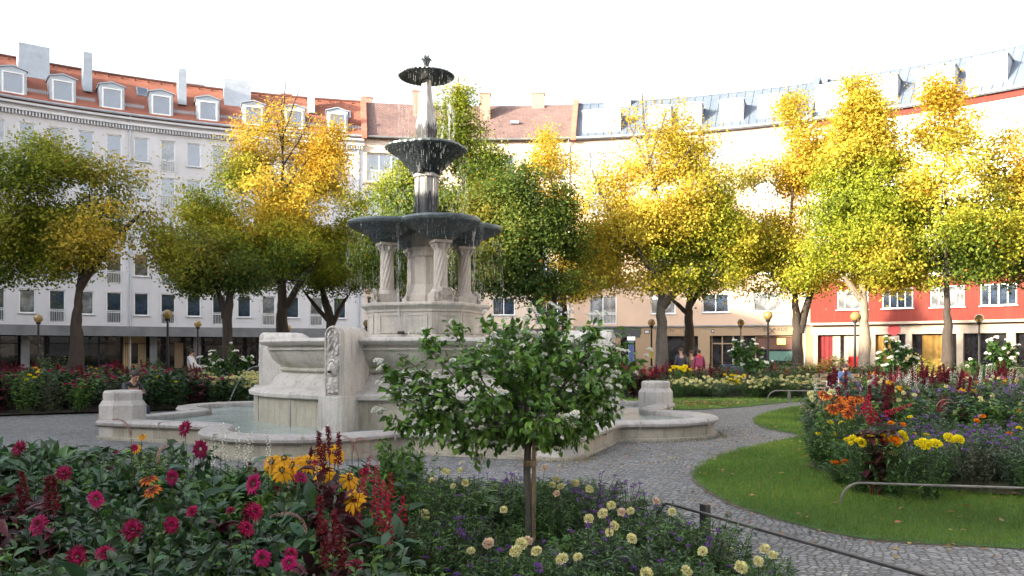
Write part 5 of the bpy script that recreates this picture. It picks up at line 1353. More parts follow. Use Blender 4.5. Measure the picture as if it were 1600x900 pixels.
# ---------- fill of the front bed
rnd = random.Random(5)
def poisson(poly, step, rnd, cond=lambda x, y: True, jit=.38):
    xs = [p[0] for p in poly]; ys = [p[1] for p in poly]; out = []
    y = min(ys)
    while y < max(ys):
        x = min(xs)
        while x < max(xs):
            px, py = x+rnd.uniform(-jit,jit)*step, y+rnd.uniform(-jit,jit)*step
            if inside(poly, px, py) and cond(px, py): out.append((px, py))
            x += step
        y += step
    return out
def inview(x, y, m=.7): return y > 1.0 and abs(x) < y*(800/F)+m
HEROBLOCK = []
for (x, y) in poisson(bed_front, .36, rnd, lambda x, y: inview(x, y, .5) and y > 2.3):
    r = x/y; px = 800+F*r
    if px < 590:
        # plants near the camera must stay under the sight line of those behind
        k = rnd.choices(['dahlia','broad','light','maroon','wiry','grassy'], [5,1.6,2.4,.8,1.2,.5])[0]
        hmax = .86 if y > 4.5 else .70+.04*(y-2.3)
        if y > 6.5 and 230 < px < 470: k = rnd.choice(['light','wiry','light','dahlia']); hmax = .74
        h = max(.25, min(hmax, 1.5-(170 if px > 250 else 140)/F*y)*rnd.uniform(.8,1.0))
        o = plant({'dahlia':'dahlia','broad':'dahlia','light':'flowering_herb','maroon':'amaranth','wiry':'flowering_herb','grassy':'ornamental_grass'}[k], k, x, y,
              {'grassy':'narrow leaved grass tuft among the dahlias of the front bed','wiry':'wiry thin stemmed herb at the back left of the front bed','dahlia':'dark leaved dahlia plant filling the left half of the front bed','broad':'broad leaved dahlia plant low in the left half of the front bed','light':'light green herb filling gaps between the dahlias of the front bed','maroon':'maroon leaved plant standing among the dahlias of the front bed'}[k],
              'dahlia' if k in ('dahlia','broad') else 'plant', 'plants filling the front bed', h, rnd=rnd, z=.05, wide=1.0)
        if k == 'dahlia' and rnd.random() < .22: add_heads(o, rnd.choice(['dahlia','dahlia_open']), 1, h*.8, h*.98, .15, rnd.uniform(.6,.95), rnd=rnd)
        if k == 'maroon' and rnd.random() < .5: add_heads(o, 'amaranth', 2, h*.8, h, .1, .7, rnd=rnd, tilt=(0,.2))
    elif px < 660:
        k = rnd.choice(['light','wiry','fine']); h = rnd.uniform(.5,.62)
        plant('flowering_herb', k, x, y, 'wiry green herb in the gap between red lobelias and marigolds', 'plant', 'plants filling the front bed', h, rnd=rnd)
for (x, y) in poisson(bed_front, .27, rnd, lambda x, y: inview(x, y, .3) and y > 2.6):
    px = 800+F*x/y
    if px < 640: continue
    k = rnd.choices(['fine','grey','grassy','wiry','light'], [4,2.5,1.2,1.6,.8])[0]
    h = rnd.uniform(.34,.46)*(1.0 if y < 7 else .85)
    if px > 1120: h *= .62
    if 1020 < px < 1110 and y > 5.6: h = .22
    if abs(px-835) < 75 and 4.3 < y < 6.5: h = max(.12, min(h, 1.5-292/F*y-.06))
    elif 640 < px < 1000 and y > 6.6: h = min(h, max(.2, 1.5-195/F*y))
    o = plant({'fine':'bedding_plant','grey':'verbena','grassy':'ornamental_grass','wiry':'verbena','light':'flowering_herb'}[k], k, x, y,
        {'light':'light green leafy herb in the right half of the front bed','fine':'feathery dark green marigold plant in the right half of the front bed','grey':'grey green verbena plant in the right half of the front bed','grassy':'narrow leaved grass tuft in the right half of the front bed','wiry':'wiry purple flowered verbena in the right half of the front bed'}[k],
        'plant', 'low plants filling the front bed', h, rnd=rnd, wide=1.15)
    if k in ('grey','wiry') : add_heads(o, 'verbena', rnd.randint(4,8), h*.8, h*1.3, .2, rnd.uniform(.5,.75), rnd=rnd)
    elif rnd.random() < .07: add_heads(o, rnd.choice(['marigold','marigold','marigold_yellow']), 1, h*.95, h*1.15, .1, .7, rnd=rnd)
# ---------- right bed
hr = random.Random(9)
for (x, y) in poisson(bed_right, .40, hr, lambda x, y: inview(x, y, .6)):
    edge = y < 12.3 and x < 7.5
    if edge and y < 10+ .55*(x-4)+1.6:
        k = hr.choices(['grey','fine','wiry'], [5,3,2])[0]; h = hr.uniform(.42,.58)
        o = plant('verbena' if k != 'fine' else 'marigold', k, x, y, {'grey':'grey leaved purple verbena at the front of the right bed','fine':'bushy marigold plant at the front of the right bed','wiry':'wiry purple verbena at the front of the right bed'}[k], 'plant', 'plants of the right bed', h, rnd=hr, wide=1.5, z=.06)
        if k == 'fine': add_heads(o, hr.choice(['marigold_yellow','marigold_orange','marigold_yellow']), hr.randint(0,2), h*.9, h*1.15, .2, 1.1, rnd=hr)
        else: add_heads(o, 'verbena', hr.randint(3,6), h*.8, h*1.15, .26, 1.0, rnd=hr)
    else:
        k = hr.choices(['light','dahlia','maroon','wiry','grey'], [4,3,2.2,3,3])[0]; h = hr.uniform(.75,1.05)*(1 if y < 17 else .95)
        if y < 13: h *= .85
        o = plant({'light':'coneflower','dahlia':'dahlia','maroon':'amaranth','wiry':'flowering_herb','grey':'flowering_herb'}[k], k, x, y,
            {'grey':'grey leaved herb standing tall in the right bed','light':'green stemmed coneflower plant in the right bed','dahlia':'dark leaved dahlia plant in the right bed','maroon':'dark red amaranth in the right bed','wiry':'wiry herb with pale spikes in the right bed','broad':'broad leaved dahlia in the right bed'}[k], 'plant', 'plants of the right bed', h, rnd=hr, wide=1.35, z=.06)
        if k == 'light': add_heads(o, hr.choice(['rudbeckia_rust','rudbeckia_rust','rudbeckia','marigold']), hr.randint(1,3), h*.85, h*1.05, .25, 1.0, rnd=hr)
        if k in ('dahlia','broad'): add_heads(o, hr.choice(['dahlia','dahlia_open','white_spike','marigold']), hr.randint(0,2), h*.85, h*1.1, .25, .95, rnd=hr)
        if k == 'maroon': add_heads(o, hr.choice(['amaranth','amaranth','lobelia']), hr.randint(2,4), h*.8, h*1.05, .2, .95, rnd=hr, tilt=(0,.3))
        if k in ('wiry','grey'): add_heads(o, hr.choice(['verbena','plume','verbena','plume','white_spike','amaranth']), hr.randint(3,6), h*.8, h*1.05, .22, 1.2, rnd=hr, tilt=(0,.4))
def hero_right(x, y, h, kind, sc, n, lab, cat, spread=.12, folk='light'):
    D = (CAM_H-h-.06)*F/(y-550); X = (x-800)/F*D; r_ = random.Random(x)
    o = plant(cat, folk, X, D, lab, cat, 'plants of the right bed', h*.95, rnd=r_, z=.06, wide=1.2); add_heads(o, kind, n, h*.92, h*1.05, spread, sc, rnd=r_, tilt=(.3,1.1)); return o
hero_right(1303,620,.92,'rudbeckia_rust',1.4,5,'rusty orange coneflowers at the left tip of the right bed','coneflower',.22)
hero_right(1338,622,.92,'rudbeckia_rust',1.4,5,'rusty orange coneflowers in the middle of the right bed','coneflower',.22)
hero_right(1312,640,.8,'rudbeckia_rust',1.5,5,'lower rusty orange coneflowers near the lawn edge','coneflower',.16)
hero_right(1288,617,.9,'marigold',1.5,6,'white pompom flowers at the left tip of the right bed','dahlia',.2)
hero_right(1365,650,.85,'lobelia',1.2,5,'crimson lobelia clump in the right bed','lobelia',.2,'maroon')
hero_right(1380,688,.58,'marigold_yellow',1.7,5,'bright yellow marigolds at the front of the right bed','marigold',.28,'fine')
hero_right(1345,686,.58,'marigold_yellow',1.5,4,'yellow marigolds left of the brightest ones','marigold',.25,'fine')
hero_right(1398,688,.6,'marigold_orange',1.6,3,'orange marigolds at the photo edge of the right bed','marigold',.2,'fine')
hero_right(1316,722,.24,'marigold_orange',1.4,4,'small orange marigolds low at the front of the right bed','marigold',.15,'fine')
hero_right(1385,708,.36,'marigold_yellow',1.5,3,'yellow marigolds in the lower corner of the right bed','marigold',.2,'fine')
hero_right(1450,690,.6,'marigold_yellow',1.6,5,'yellow marigolds further right in the bed','marigold',.3,'fine')
# ---------- far left and far right beds
fr = random.Random(21)
for (x, y) in poisson(bed_left, .62, fr, lambda x, y: inview(x, y, .6)):
    px = 800+F*x/y
    white = px > 318 and y > 24
    if white:
        h = fr.uniform(.6,.8); o = plant('marigold', 'fine', x, y, 'bushy plant full of small cream flowers in the bed behind the left of the fountain', 'marigold', 'plants of the left far bed', h, rnd=fr, wide=2.2)
        add_heads(o, 'marigold', fr.randint(6,11), h*.8, h*1.1, .42, 1.7, stem=False, rnd=fr)
    else:
        k = fr.choices(['dahlia','light','maroon','wiry'], [5,2,2,2])[0]; h = fr.uniform(.75,1.05)
        o = plant({'dahlia':'dahlia','light':'coneflower','maroon':'amaranth','wiry':'flowering_herb'}[k], k, x, y, {'dahlia':'dahlia bush with crimson flowers in the bed behind the left of the basin','light':'green plant with yellow and pink flowers in the bed behind the left of the basin','maroon':'dark red amaranth in the bed behind the left of the basin','wiry':'wiry herb in the bed behind the left of the basin'}[k], 'plant', 'plants of the left far bed', h, rnd=fr, wide=1.7)
        if k == 'dahlia': add_heads(o, fr.choice(['dahlia','dahlia_open','dahlia']), fr.randint(0,3), h*.8, h*1.1, .3, 1.3, stem=False, rnd=fr)
        if k == 'light': add_heads(o, fr.choice(['rudbeckia','marigold_yellow','dahlia_open']), fr.randint(2,4), h*.8, h*1.1, .3, 1.4, stem=False, rnd=fr)
        if k == 'maroon': add_heads(o, 'amaranth', 3, h*.8, h*1.05, .2, 1.1, stem=False, rnd=fr, tilt=(0,.3))
for (x, y) in poisson(bed_back, .72, fr, lambda x, y: inview(x, y, .6) and x > 1.5):
    px = 800+F*x/y
    if y < 31 and px > 1040:
        h = fr.uniform(.45,.68); o = plant('marigold', fr.choice(['fine','fine','grey']), x, y, 'low bush covered with cream white flowers in the long bed behind the curved lawn strip', 'marigold', 'plants of the right far bed', h, rnd=fr, wide=2.1)
        add_heads(o, fr.choice(['marigold','marigold','marigold','marigold_yellow']) if fr.random() < .12 else 'marigold', fr.randint(8,14), h*.6, h*1.12, .5, 1.7, stem=False, rnd=fr)
    elif px <= 1130 or y >= 31:
        k = fr.choices(['maroon','dahlia','wiry'], [3,2,1] if px < 1130 else [.4,1,4])[0]; h = fr.uniform(.7,.95)
        o = plant({'dahlia':'dahlia','maroon':'amaranth','wiry':'flowering_herb'}[k], k, x, y, {'dahlia':'dahlia with crimson flowers in the red bed right of the fountain','maroon':'red amaranth in the red bed right of the fountain','wiry':'wiry grass like herb in the red bed right of the fountain'}[k], 'plant', 'plants of the right far bed', h, rnd=fr, wide=1.7)
        if k != 'wiry': add_heads(o, fr.choice(['lobelia','amaranth','dahlia']), fr.randint(2,5), h*.75, h*1.0, .35, 1.1, stem=False, rnd=fr, tilt=(0,.5))
for x, y, D in ((1065,566,31.5),(1058,568,31),(1072,568,31)):
    p = P(x, y+8, D); o = plant('coneflower', 'light', p.x, p.y, 'clump of bright yellow flowers in front of the two walkers', 'coneflower', 'plants of the right far bed', .9, rnd=fr, wide=1.3); add_heads(o, 'marigold_yellow', 8, .85, 1.02, .3, 1.9, stem=False, rnd=fr)
# tall narrow-leaved wild plant right of the lobelias
for x, y, h, lo in ((625,690,1.0,'tallest'),(634,705,.96,'second tallest'),(616,712,.92,'leftmost'),(640,722,.85,'shortest')):
    D = (CAM_H-h)*F/(y-550); p = ((x-800)/F*D, D); plant('flowering_herb', 'light', p[0], p[1], '%s of the four bright green leafy herbs before the basin wall' % lo, 'plant', None, h, rnd=fr, wide=.75)

# ================================================================== lawns: real blades, fallen leaves
def blades(name, polys, n, hh, label, cam_bias=True, zz=.03, c=(.10,.22,.035)):
    rng = np.random.default_rng(3); a = Arr(); tot = 0
    for poly in polys:
        xs = np.array([p[0] for p in poly]); ys = np.array([p[1] for p in poly])
        m = int(n*6); X = rng.uniform(xs.min(), min(xs.max(), 17), m); Y = rng.uniform(ys.min(), ys.max(), m)
        jx, jy = rng.normal(size=m)*.05, rng.normal(size=m)*.05
        ok = inside_np(poly, X+jx, Y+jy) & (np.abs(X) < Y*.66+.5)
        wgt = np.clip((9.0/np.maximum(Y, 1))**1.6, .05, 1); ok &= rng.random(m) < wgt
        X, Y = X[ok][:n], Y[ok][:n]; k = len(X)
        s = np.clip(Y/10, .8, 2.4)
        Pn = np.stack([X, Y, np.full(k, zz)], 1); d = rng.normal(size=(k,3))*[.45,.45,.1]+[0,0,1]
        pn = np.array([mnoise.noise(Vector((x*.6, y*.6, 0))) for x, y in zip(X[:k], Y[:k])])
        col = np.array(c)[None]*rng.uniform(.65,1.35,(k,1))*(1+.6*pn[:,None]); col[:,0] *= rng.uniform(.7,1.9,k)*(1+np.clip(pn,0,1)*.35)
        T3 = np.array([[-.5,0,0],[.5,0,0],[0,1,-.25]]); inst(a, T3, np.array([[0,1,2]]), Pn, d, rng.normal(size=(k,3)), hh*rng.uniform(.5,1.2,k), .006*s, col)
    o = link(name, a.mesh(name, M['grass'])); tag(o, label, 'grass', kind='stuff'); return o
blades('grass', [lawn_right], 190000, .06, 'short green grass of the curved lawn')
blades('grass', [lawn_back], 30000, .06, 'green grass strip in front of the white flower bed')
blades('grass', [lawn_front], 14000, .06, 'grass patch inside the low rail at the bottom')
wx = []
foot = [(CX+(basin_r(a_)+.02)*math.cos(a_), CY+(basin_r(a_)+.02)*math.sin(a_)) for a_ in np.linspace(-1.25, -.05, 70)]
foot2 = [(CX+(basin_r(a_)+.16+.12*math.sin(a_*9))*math.cos(a_), CY+(basin_r(a_)+.16+.12*math.sin(a_*9))*math.sin(a_)) for a_ in np.linspace(-.05, -1.25, 70)]
blades('weeds', [foot+foot2], 2600, .075, 'weeds and moss sprouting at the foot of the basin wall', zz=.004, c=(.09,.15,.03))
def litter(name, n, cond, label, cols, z=.02, size=.05, region=(-6,14,4,24), sd=4):
    rng = np.random.default_rng(sd); a = Arr(); X = rng.uniform(region[0], region[1], n*4); Y = rng.uniform(region[2], region[3], n*4)
    ok = cond(X, Y); X, Y = X[ok][:n], Y[ok][:n]; k = len(X)
    d = rng.normal(size=(k,3))*[1,1,.15]; c = np.array(cols)[rng.integers(0, len(cols), k)]*rng.uniform(.7,1.2,(k,1))
    inst(a, LEAF_T, LEAF_F, np.stack([X, Y, np.full(k, z)], 1), d, rng.normal(size=(k,3))*.2+[0,0,1], size*rng.uniform(.6,1.4,k), size*.8*rng.uniform(.6,1.2,k), c, -.1)
    tag(link(name, a.mesh(name, M['foliage'])), label, 'fallen leaves', kind='stuff')
DRY = [(.30,.16,.06),(.35,.11,.05),(.42,.30,.06),(.20,.11,.05),(.45,.22,.10)]
litter('fallen_leaves', 420, lambda X, Y: inside_np(lawn_right, X, Y), 'dry leaves lying on the curved lawn', DRY, .07, .062, (2,11,4,18))
def near_edge(X, Y):
    r = inside_np(lawn_right, X, Y); r2 = inside_np(lawn_right, X+.35, Y+.25) | inside_np(lawn_right, X+.1, Y+.4); return r2 & ~r
litter('fallen_leaves', 650, near_edge, 'brown leaves caught along the edge of the lawn', DRY, .016, .05, (1,9,4,18), 7)
litter('fallen_leaves', 160, lambda X, Y: ~inside_np(lawn_right, X, Y), 'a few leaves scattered on the granite setts', DRY, .014, .05, (-1,8,4.2,20), 9)
litter('fallen_leaves', 500, lambda X, Y: (np.hypot(X-CX, Y-CY) < 7.4) & (np.hypot(X-CX, Y-CY) > 5.2) & (Y < CY) & (X > -1), 'leaf litter gathered at the foot of the basin wall', DRY, .016, .045, (0,5,11,17), 12)
litter('fallen_leaves', 300, lambda X, Y: inside_np(lawn_back, X, Y-.15), 'dry leaves along the far lawn strip', DRY, .09, .09, (2,14,22,26), 14)

# ================================================================== standard trees with white flower heads
def standard_tree(name, label, X, Y, zc, R, hz, nleaf, LL, nflow, trunk_r, hero_=False, seed=1, grp=None, leafc=((.045,.105,.022),(.07,.155,.025),(.03,.07,.02))):
    rng = np.random.default_rng(seed); rn = random.Random(seed); root = empty(name, (X, Y, 0), 0, label, 'small tree', grp)
    mb = MB(); fork = zc-hz*.92
    mb.tube([(0,0,0),(.012,0,fork*.4),(-.008,.01,fork*.75),(0,0,fork)], [trunk_r*1.15,trunk_r,trunk_r*.95,trunk_r*.9], 10)
    tips = []
    nb = 26 if hero_ else 9
    for i in range(nb):
        th = i*2.4+rn.uniform(-.3,.3); el = rn.uniform(-.05,1.35); L_ = 1.0
        tip = Vector((math.cos(th)*math.cos(el)*R*rn.uniform(.7,1.0), math.sin(th)*math.cos(el)*R*rn.uniform(.7,1.0), 0)); tip.z = zc+hz*(-.55+1.45*math.sin(el))*rn.uniform(.8,1.05)
        a = Vector((0,0,fork+rn.uniform(-.02,.12))); mid = a.lerp(tip, .45)+Vector((0,0,-.04 if el < .3 else .05))
        mb.tube([a, mid, tip], [trunk_r*.42, trunk_r*.22, .004], 5, False); tips.append((a, mid, tip))
        for j in range(5 if hero_ else 2):
            t = rn.uniform(.3,.95); p = mid.lerp(tip, t) if rn.random() < .7 else a.lerp(mid, t)
            q = p+Vector((rn.gauss(0,1), rn.gauss(0,1), rn.gauss(.3,.8))).normalized()*R*rn.uniform(.2,.42)
            mb.tube([p, q], [trunk_r*.12, .003], 4, False); tips.append((p, p.lerp(q,.5), q))
    if hero_:
        for (px_, py_, dd_) in ((592,603,0),(600,575,.1),(622,552,-.1),(655,528,0),(700,505,.2),(860,486,0),(930,500,.2),(978,522,0),(968,556,-.2),(1000,560,.1),(640,640,0),(612,622,.2),(960,640,0),(940,612,-.2),(905,660,.1),(760,500,0),(820,505,-.3),(600,650,-.1),(985,590,.2)):
            tip = P(px_, py_, Y+dd_)-Vector((X, Y, 0)); a = Vector((0,0,fork+.02)); mid = a.lerp(tip, .5)+Vector((0,0,-.06))
            mb.tube([a, mid, tip], [trunk_r*.4, trunk_r*.2, .003], 5, False); tips.append((a, mid, tip)); tips.append((mid, mid.lerp(tip,.5), tip))
            for j in range(4):
                t = rn.uniform(.2,.9); p = mid.lerp(tip, t); q = p+Vector((rn.gauss(0,1), rn.gauss(0,1), rn.gauss(.2,.7))).normalized()*rn.uniform(.1,.24)
                mb.tube([p, q], [.004, .0025], 4, False); tips.append((p, p.lerp(q,.5), q))
    mb.build('trunk', M['bark' if not hero_ else 'bark_grey'], root, smooth=True)
    seg = rng.integers(0, len(tips), nleaf); t = rng.random(nleaf)**.6
    A = np.array([list(s[0]) for s in tips]); B = np.array([list(s[1]) for s in tips]); Cc = np.array([list(s[2]) for s in tips])
    tt = t[:,None]; Pn = np.where(tt < .5, A[seg]+(B[seg]-A[seg])*tt*2, B[seg]+(Cc[seg]-B[seg])*(tt-.5)*2)
    Pn += rng.normal(size=(nleaf,3))*R*.035
    ax = (Cc-A)[seg]; ax /= np.linalg.norm(ax, axis=1)[:,None]+1e-6
    d = ax*.7+rng.normal(size=(nleaf,3))*.75+[0,0,-.12]; low = Pn[:,2] < zc-hz*.4; d[low] += [0,0,-.9]
    c = np.array(leafc)[rng.integers(0, len(leafc), nleaf)]*rng.uniform(.75,1.3,(nleaf,1))
    a = Arr(); inst(a, LEAF_T, LEAF_F, Pn, d, rng.normal(size=(nleaf,3))*.4+[0,0,1], LL*rng.uniform(.55,1.15,nleaf), LL*.52*rng.uniform(.8,1.2,nleaf), c, .2)
    link('crown', a.mesh('crown', M['foliage']), root)
    hs = []
    for i in range(nflow):
        s = tips[rn.randrange(len(tips))]; p = Vector(s[2])+Vector((rn.gauss(0,.04), rn.gauss(0,.04), rn.uniform(.0,.06)))*R/1.0
        dd = (p-Vector((0,0,zc-hz*.6))); 
        p += dd.normalized()*(.035 if hero_ else .08)
        hd = put_head(root, 'lantana', p, rn.uniform(.1,.7), math.atan2(dd.y, dd.x), (.86 if hero_ else 1.7)*rn.uniform(.7,1.15), 'flower_head', rn)
    return root
tX, tY = (829-800)/F*6.4, 6.4
big = standard_tree('lantana_tree', 'small staked standard tree with white flower heads in the front bed', tX-.02, tY, 1.36, .86, .50, 6600, .074, 330, .03, True, 3, leafc=((.11,.23,.035),(.16,.29,.04),(.065,.15,.03)))
MB().box(.045,-.03,.5,.028,.022,1.0,.1).build('stake', M['wood'], big)
MB().lathe([(.045,.72),(.05,.73),(.05,.76),(.045,.77)], 12, c=(.015,-.01)).build('tie', M['wood'], big)
for i, (x, y, D, R, lab) in enumerate(((352,566,27,.85,'round small tree full of white flowers behind the left bed'),(1168,557,29,.85,'round small tree with white flowers in front of the peach house door'),(1400,557,27,.75,'round small tree with white flowers at the right photo edge'),(1560,560,25,.8,'small white flowered tree in the far right'))):
    p = P(x, y, D); standard_tree('lantana_tree', lab, p.x, p.y, p.z, R, .62, 2600, .13, 95, .05, False, 30+i)
# green shrubs in front of the street
def shrub(X, Y, R, H, label, seed, c):
    rng = np.random.default_rng(seed); a = Arr(); n = 3800
    cl = rng.normal(size=(60,3)); cl /= np.linalg.norm(cl, axis=1)[:,None]; cl *= rng.random((60,1))**.4; cl[:,2] = np.abs(cl[:,2]); cl *= [R,R*.7,H*.95]
    st = np.zeros((60,3)); st[:,:2] = cl[:,:2]*.3; stems(a, st, cl, .012, .005, (.06,.05,.03), .05, rng)
    k = rng.integers(0,60,n); Pn = cl[k]+rng.normal(size=(n,3))*.13; Pn[:,2] = np.maximum(Pn[:,2], .04)
    cc = np.array(c)[rng.integers(0,len(c),n)]*rng.uniform(.7,1.3,(n,1))
    inst(a, LEAF_T, LEAF_F, Pn, rdir(n, rng, .3), rng.normal(size=(n,3))*.5+[0,0,1], .09*rng.uniform(.7,1.3,n), .045, cc, .2)
    tag(link('shrub', a.mesh('shrub', M['foliage']), None, (X, Y, 0)), label, 'shrub', 'shrubs before the shops')
GS = [(.06,.11,.025),(.09,.15,.03),(.04,.07,.02)]; YS = [(.28,.26,.03),(.14,.17,.03),(.40,.32,.04)]
for i, (x, D, R, H, c, lab) in enumerate(((1205,34,1.0,1.15,GS,'dark green shrub right of the white flowering small tree'),(1238,34,1.1,1.35,GS,'green shrub below the twin stemmed tree'),(1268,35,.8,1.1,YS,'low yellowing shrub by the bicycle'),(1300,34,1.0,1.45,YS,'yellow green shrub left of the pale trunk'),(1345,34,1.0,1.1,GS,'green shrub at the foot of the pale trunk'),(1385,33,1.1,1.3,GS,'green shrub at the right photo edge'),(1440,33,1.3,1.4,YS,'yellowing shrub further right'),(1510,33,1.3,1.3,GS,'green shrub near the far right'),(1140,35,.7,.9,GS,'small shrub left of the white flowering tree'),(230,34,1.3,1.3,GS,'dark shrub behind the left bed near the courtyard gate'),(80,34,1.4,1.3,GS,'dark shrub at the far left'),(1580,32,1.3,1.2,GS,'shrub at the far right edge'))):
    shrub((x-800)/F*D, D, R, H, lab, 60+i, c)
# ================================================================== STREET FURNITURE
def globemat():
    m, n, l, b = newmat('amber globe'); b.inputs['Base Color'].default_value = (.42,.29,.10,1); b.inputs['Roughness'].default_value = .12; b.inputs['Transmission Weight'].default_value = .35; b.inputs['Coat Weight'].default_value = .5; return m
M['globe'] = globemat(); M['globe_glass'] = M['globe']
def lamp(x, D, label, pole='black_metal', h=3.05, sticker=False, gd=.185):
    X = (x-800)/F*D; r = empty('street_lamp', (X, D, 0), 0, label, 'street lamp', 'globe lamps round the square')
    mb = MB(); mb.lathe([(.09,0),(.09,.25),(.06,.3),(.05,1.0),(.04,h-gd-.1),(.04,h-gd-.06)], 14); mb.build('pole', M[pole], r, smooth=True)
    MB().lathe([(.04,h-gd-.09),(.09,h-gd-.06),(.1,h-gd+.02),(.05,h-gd+.04)], 16).build('collar', M[pole], r, smooth=True)
    MB().lathe([(.008,h-gd)]+[(gd*math.sin(PI*i/16), h-gd*math.cos(PI*i/16)) for i in range(1,16)]+[(.008,h+gd)], 24).build('globe', M['globe'], r, smooth=True)
    MB().lathe([(.03,h-gd+.03),(.035,h-.02),(.0,h)], 10).build('bulb_holder', M['white'], r)
    if sticker:
        M['sticker_yellow'] = simple('yellow sticker', (.6,.6,.03), .5)
        MB().box(0,-.055,1.5,.1,.02,.42).build('sticker', M['sticker_yellow'], r)
for x, D, lab, kw in ((262,32,'globe lamp at the left in front of the courtyard gate',{}),(309,43,'smaller looking globe lamp behind the woman in white',{}),(450,50,'globe lamp showing just above the left stone console',{}),(573,42,'globe lamp seen between the stone consoles and the fountain pedestal',{}),
    (1018,41,'globe lamp with a yellow sticker on its pole beside the grey forked trunk',dict(sticker=True)),(1158,41,'globe lamp with pole coloured pale as if sunlit above the white flowering small tree',dict(pole='galv')),(1200,33,'large looking globe lamp left of the dark twin stems',{}),(1336,34,'globe lamp just left of the trunk coloured as sunlit',{}),(60,36,'globe lamp at the far left under the trees',{}),(1530,36,'globe lamp at the far right under the trees',{})):  # the galvanised pole's paler colour stands in for sun on it
    lamp(x, D, lab, **kw)
def rail(name, pts, label, posts=(), h=.05, wd=.03, mat='galv', post_h=.42, group='low garden rails'):
    o = empty(name, (pts[0][0], pts[0][1], 0), 0, label, 'low rail', group); org = Vector(o.location)
    mb = MB(); P_ = [Vector(p)-org for p in pts]; n = len(P_); v = []
    for i, p in enumerate(P_):
        d = (P_[min(i+1,n-1)]-P_[max(i-1,0)]).normalized(); s = Vector((d.y,-d.x,0)); s = s.normalized() if s.length > .01 else Vector((1,0,0)); u = s.cross(d).normalized()
        for a, b in ((-1,-1),(1,-1),(1,1),(-1,1)): v.append(p+s*wd*a+u*h*.5*b*.6)
    f = [(0,1,2,3), tuple(4*(n-1)+k for k in (3,2,1,0))]+[(4*i+k,4*(i+1)+k,4*(i+1)+(k+1)%4,4*i+(k+1)%4) for i in range(n-1) for k in range(4)]
    mb.add(v, f); mb.build('bar', M[mat], o, bevel=.004)
    for (x, y, a) in posts: MB().box(x-org.x, y-org.y, post_h/2, .075, .05, post_h, a).build('post', M[mat], o, bevel=.006)
    return o
def hoop(A, B, h, r=.16, z0=0, endB=False, n=7):
    A, B = Vector((*A,z0)), Vector((*B,z0)); d = (B-A).normalized(); pts = [A+Vector((0,0,-.05)), A+Vector((0,0,h-r-z0))]
    for i in range(1, n+1):
        a = PI/2*i/n; pts.append(A+d*(r-r*math.cos(a))+Vector((0,0,h-r-z0+r*math.sin(a))))
    if endB:
        for i in range(n, 0, -1):
            a = PI/2*i/n; pts.append(B-d*(r-r*math.cos(a))+Vector((0,0,h-r-z0+r*math.sin(a))))
        pts += [B+Vector((0,0,h-r-z0)), B+Vector((0,0,-.05))]
    else: pts.append(B+Vector((0,0,h-z0)))
    return pts
M['rail_dark'] = simple('dark weathered rail', (.085,.08,.08), .5, .5, .3, 8)
A_, B_ = (1.18,6.72), (2.42,4.0); an = math.atan2(B_[1]-A_[1], B_[0]-A_[0])
rail('low_rail', hoop(A_, B_, .40, .16), 'dark low metal rail with one square post at the edge of the front bed', [(1.462,6.30,an)], h=.03, wd=.016, mat='rail_dark', post_h=.45)
rail('low_rail', hoop((3.36,8.5), (6.9,7.7), .27, .2, .02), 'low rail with rounded end on the lawn at the right edge', [], h=.03, wd=.022)
rail('low_rail', hoop((7.95,25.9), (12.6,25.4), .40, .3, .02), 'low hoop rail on the far grass strip before the white flowers', [(8.6,25.83,0),(11.4,25.53,0)], h=.05, wd=.025)
for i, (a, b) in enumerate((((5.9,37.2),(9.0,36.6)),((9.4,36.5),(12.6,36)),((13,36),(15.6,35.6)),((16,35.4),(19.6,35)),((20,34.8),(24,34)))):
    rail('hoop_fence', hoop(a, b, .95, .3, 0, True), 'pale hoop fence behind the far beds, %s from the left' % ORD[i], [((a[0]+b[0])/2,(a[1]+b[1])/2,0)], h=.05, wd=.025, mat='galv', post_h=.93, group='hoop fences by the street')
# bicycle
M['bike_white'] = simple('white bicycle paint', (.7,.7,.7), .35)
p = P(1288, 578, 35.3); bk = empty('bicycle', (p.x, 35.3, 0), .35, 'white framed bicycle leaning behind the shrubs at the street', 'bicycle')
for x in (-.52,.52):
    wv = MB().lathe([(.32,-.015),(.345,-.012),(.345,.012),(.32,.015),(.32,-.015)], 28).mesh('tyre', M['black_metal']); w_ = link('wheel', wv, bk, (x,0,.34)); w_.rotation_euler = (PI/2,0,0)
    sp = MB()
    for k in range(10): sp.tube([(0,0,0),(.32*math.cos(k*PI/5),.32*math.sin(k*PI/5),0)], .003, 3)
    sp.build('spokes', M['galv'], w_)
MB().tube([(-.52,0,.34),(-.12,0,.32),(.32,0,.72),(-.18,0,.78),(-.12,0,.32)], .02, 8).tube([(-.52,0,.34),(-.18,0,.75),(-.2,0,.92)], .018, 8).tube([(.52,0,.34),(.38,0,.7),(.34,0,.98)], .02, 8).build('frame', M['bike_white'], bk, smooth=True)
MB().tube([(.3,-.28,1.0),(.38,-.1,1.03),(.38,.1,1.03),(.3,.28,1.0)], .015, 8).build('handlebar', M['black_metal'], bk)
MB().box(-.21,0,.95,.26,.14,.06).build('saddle', M['black_metal'], bk, bevel=.02)
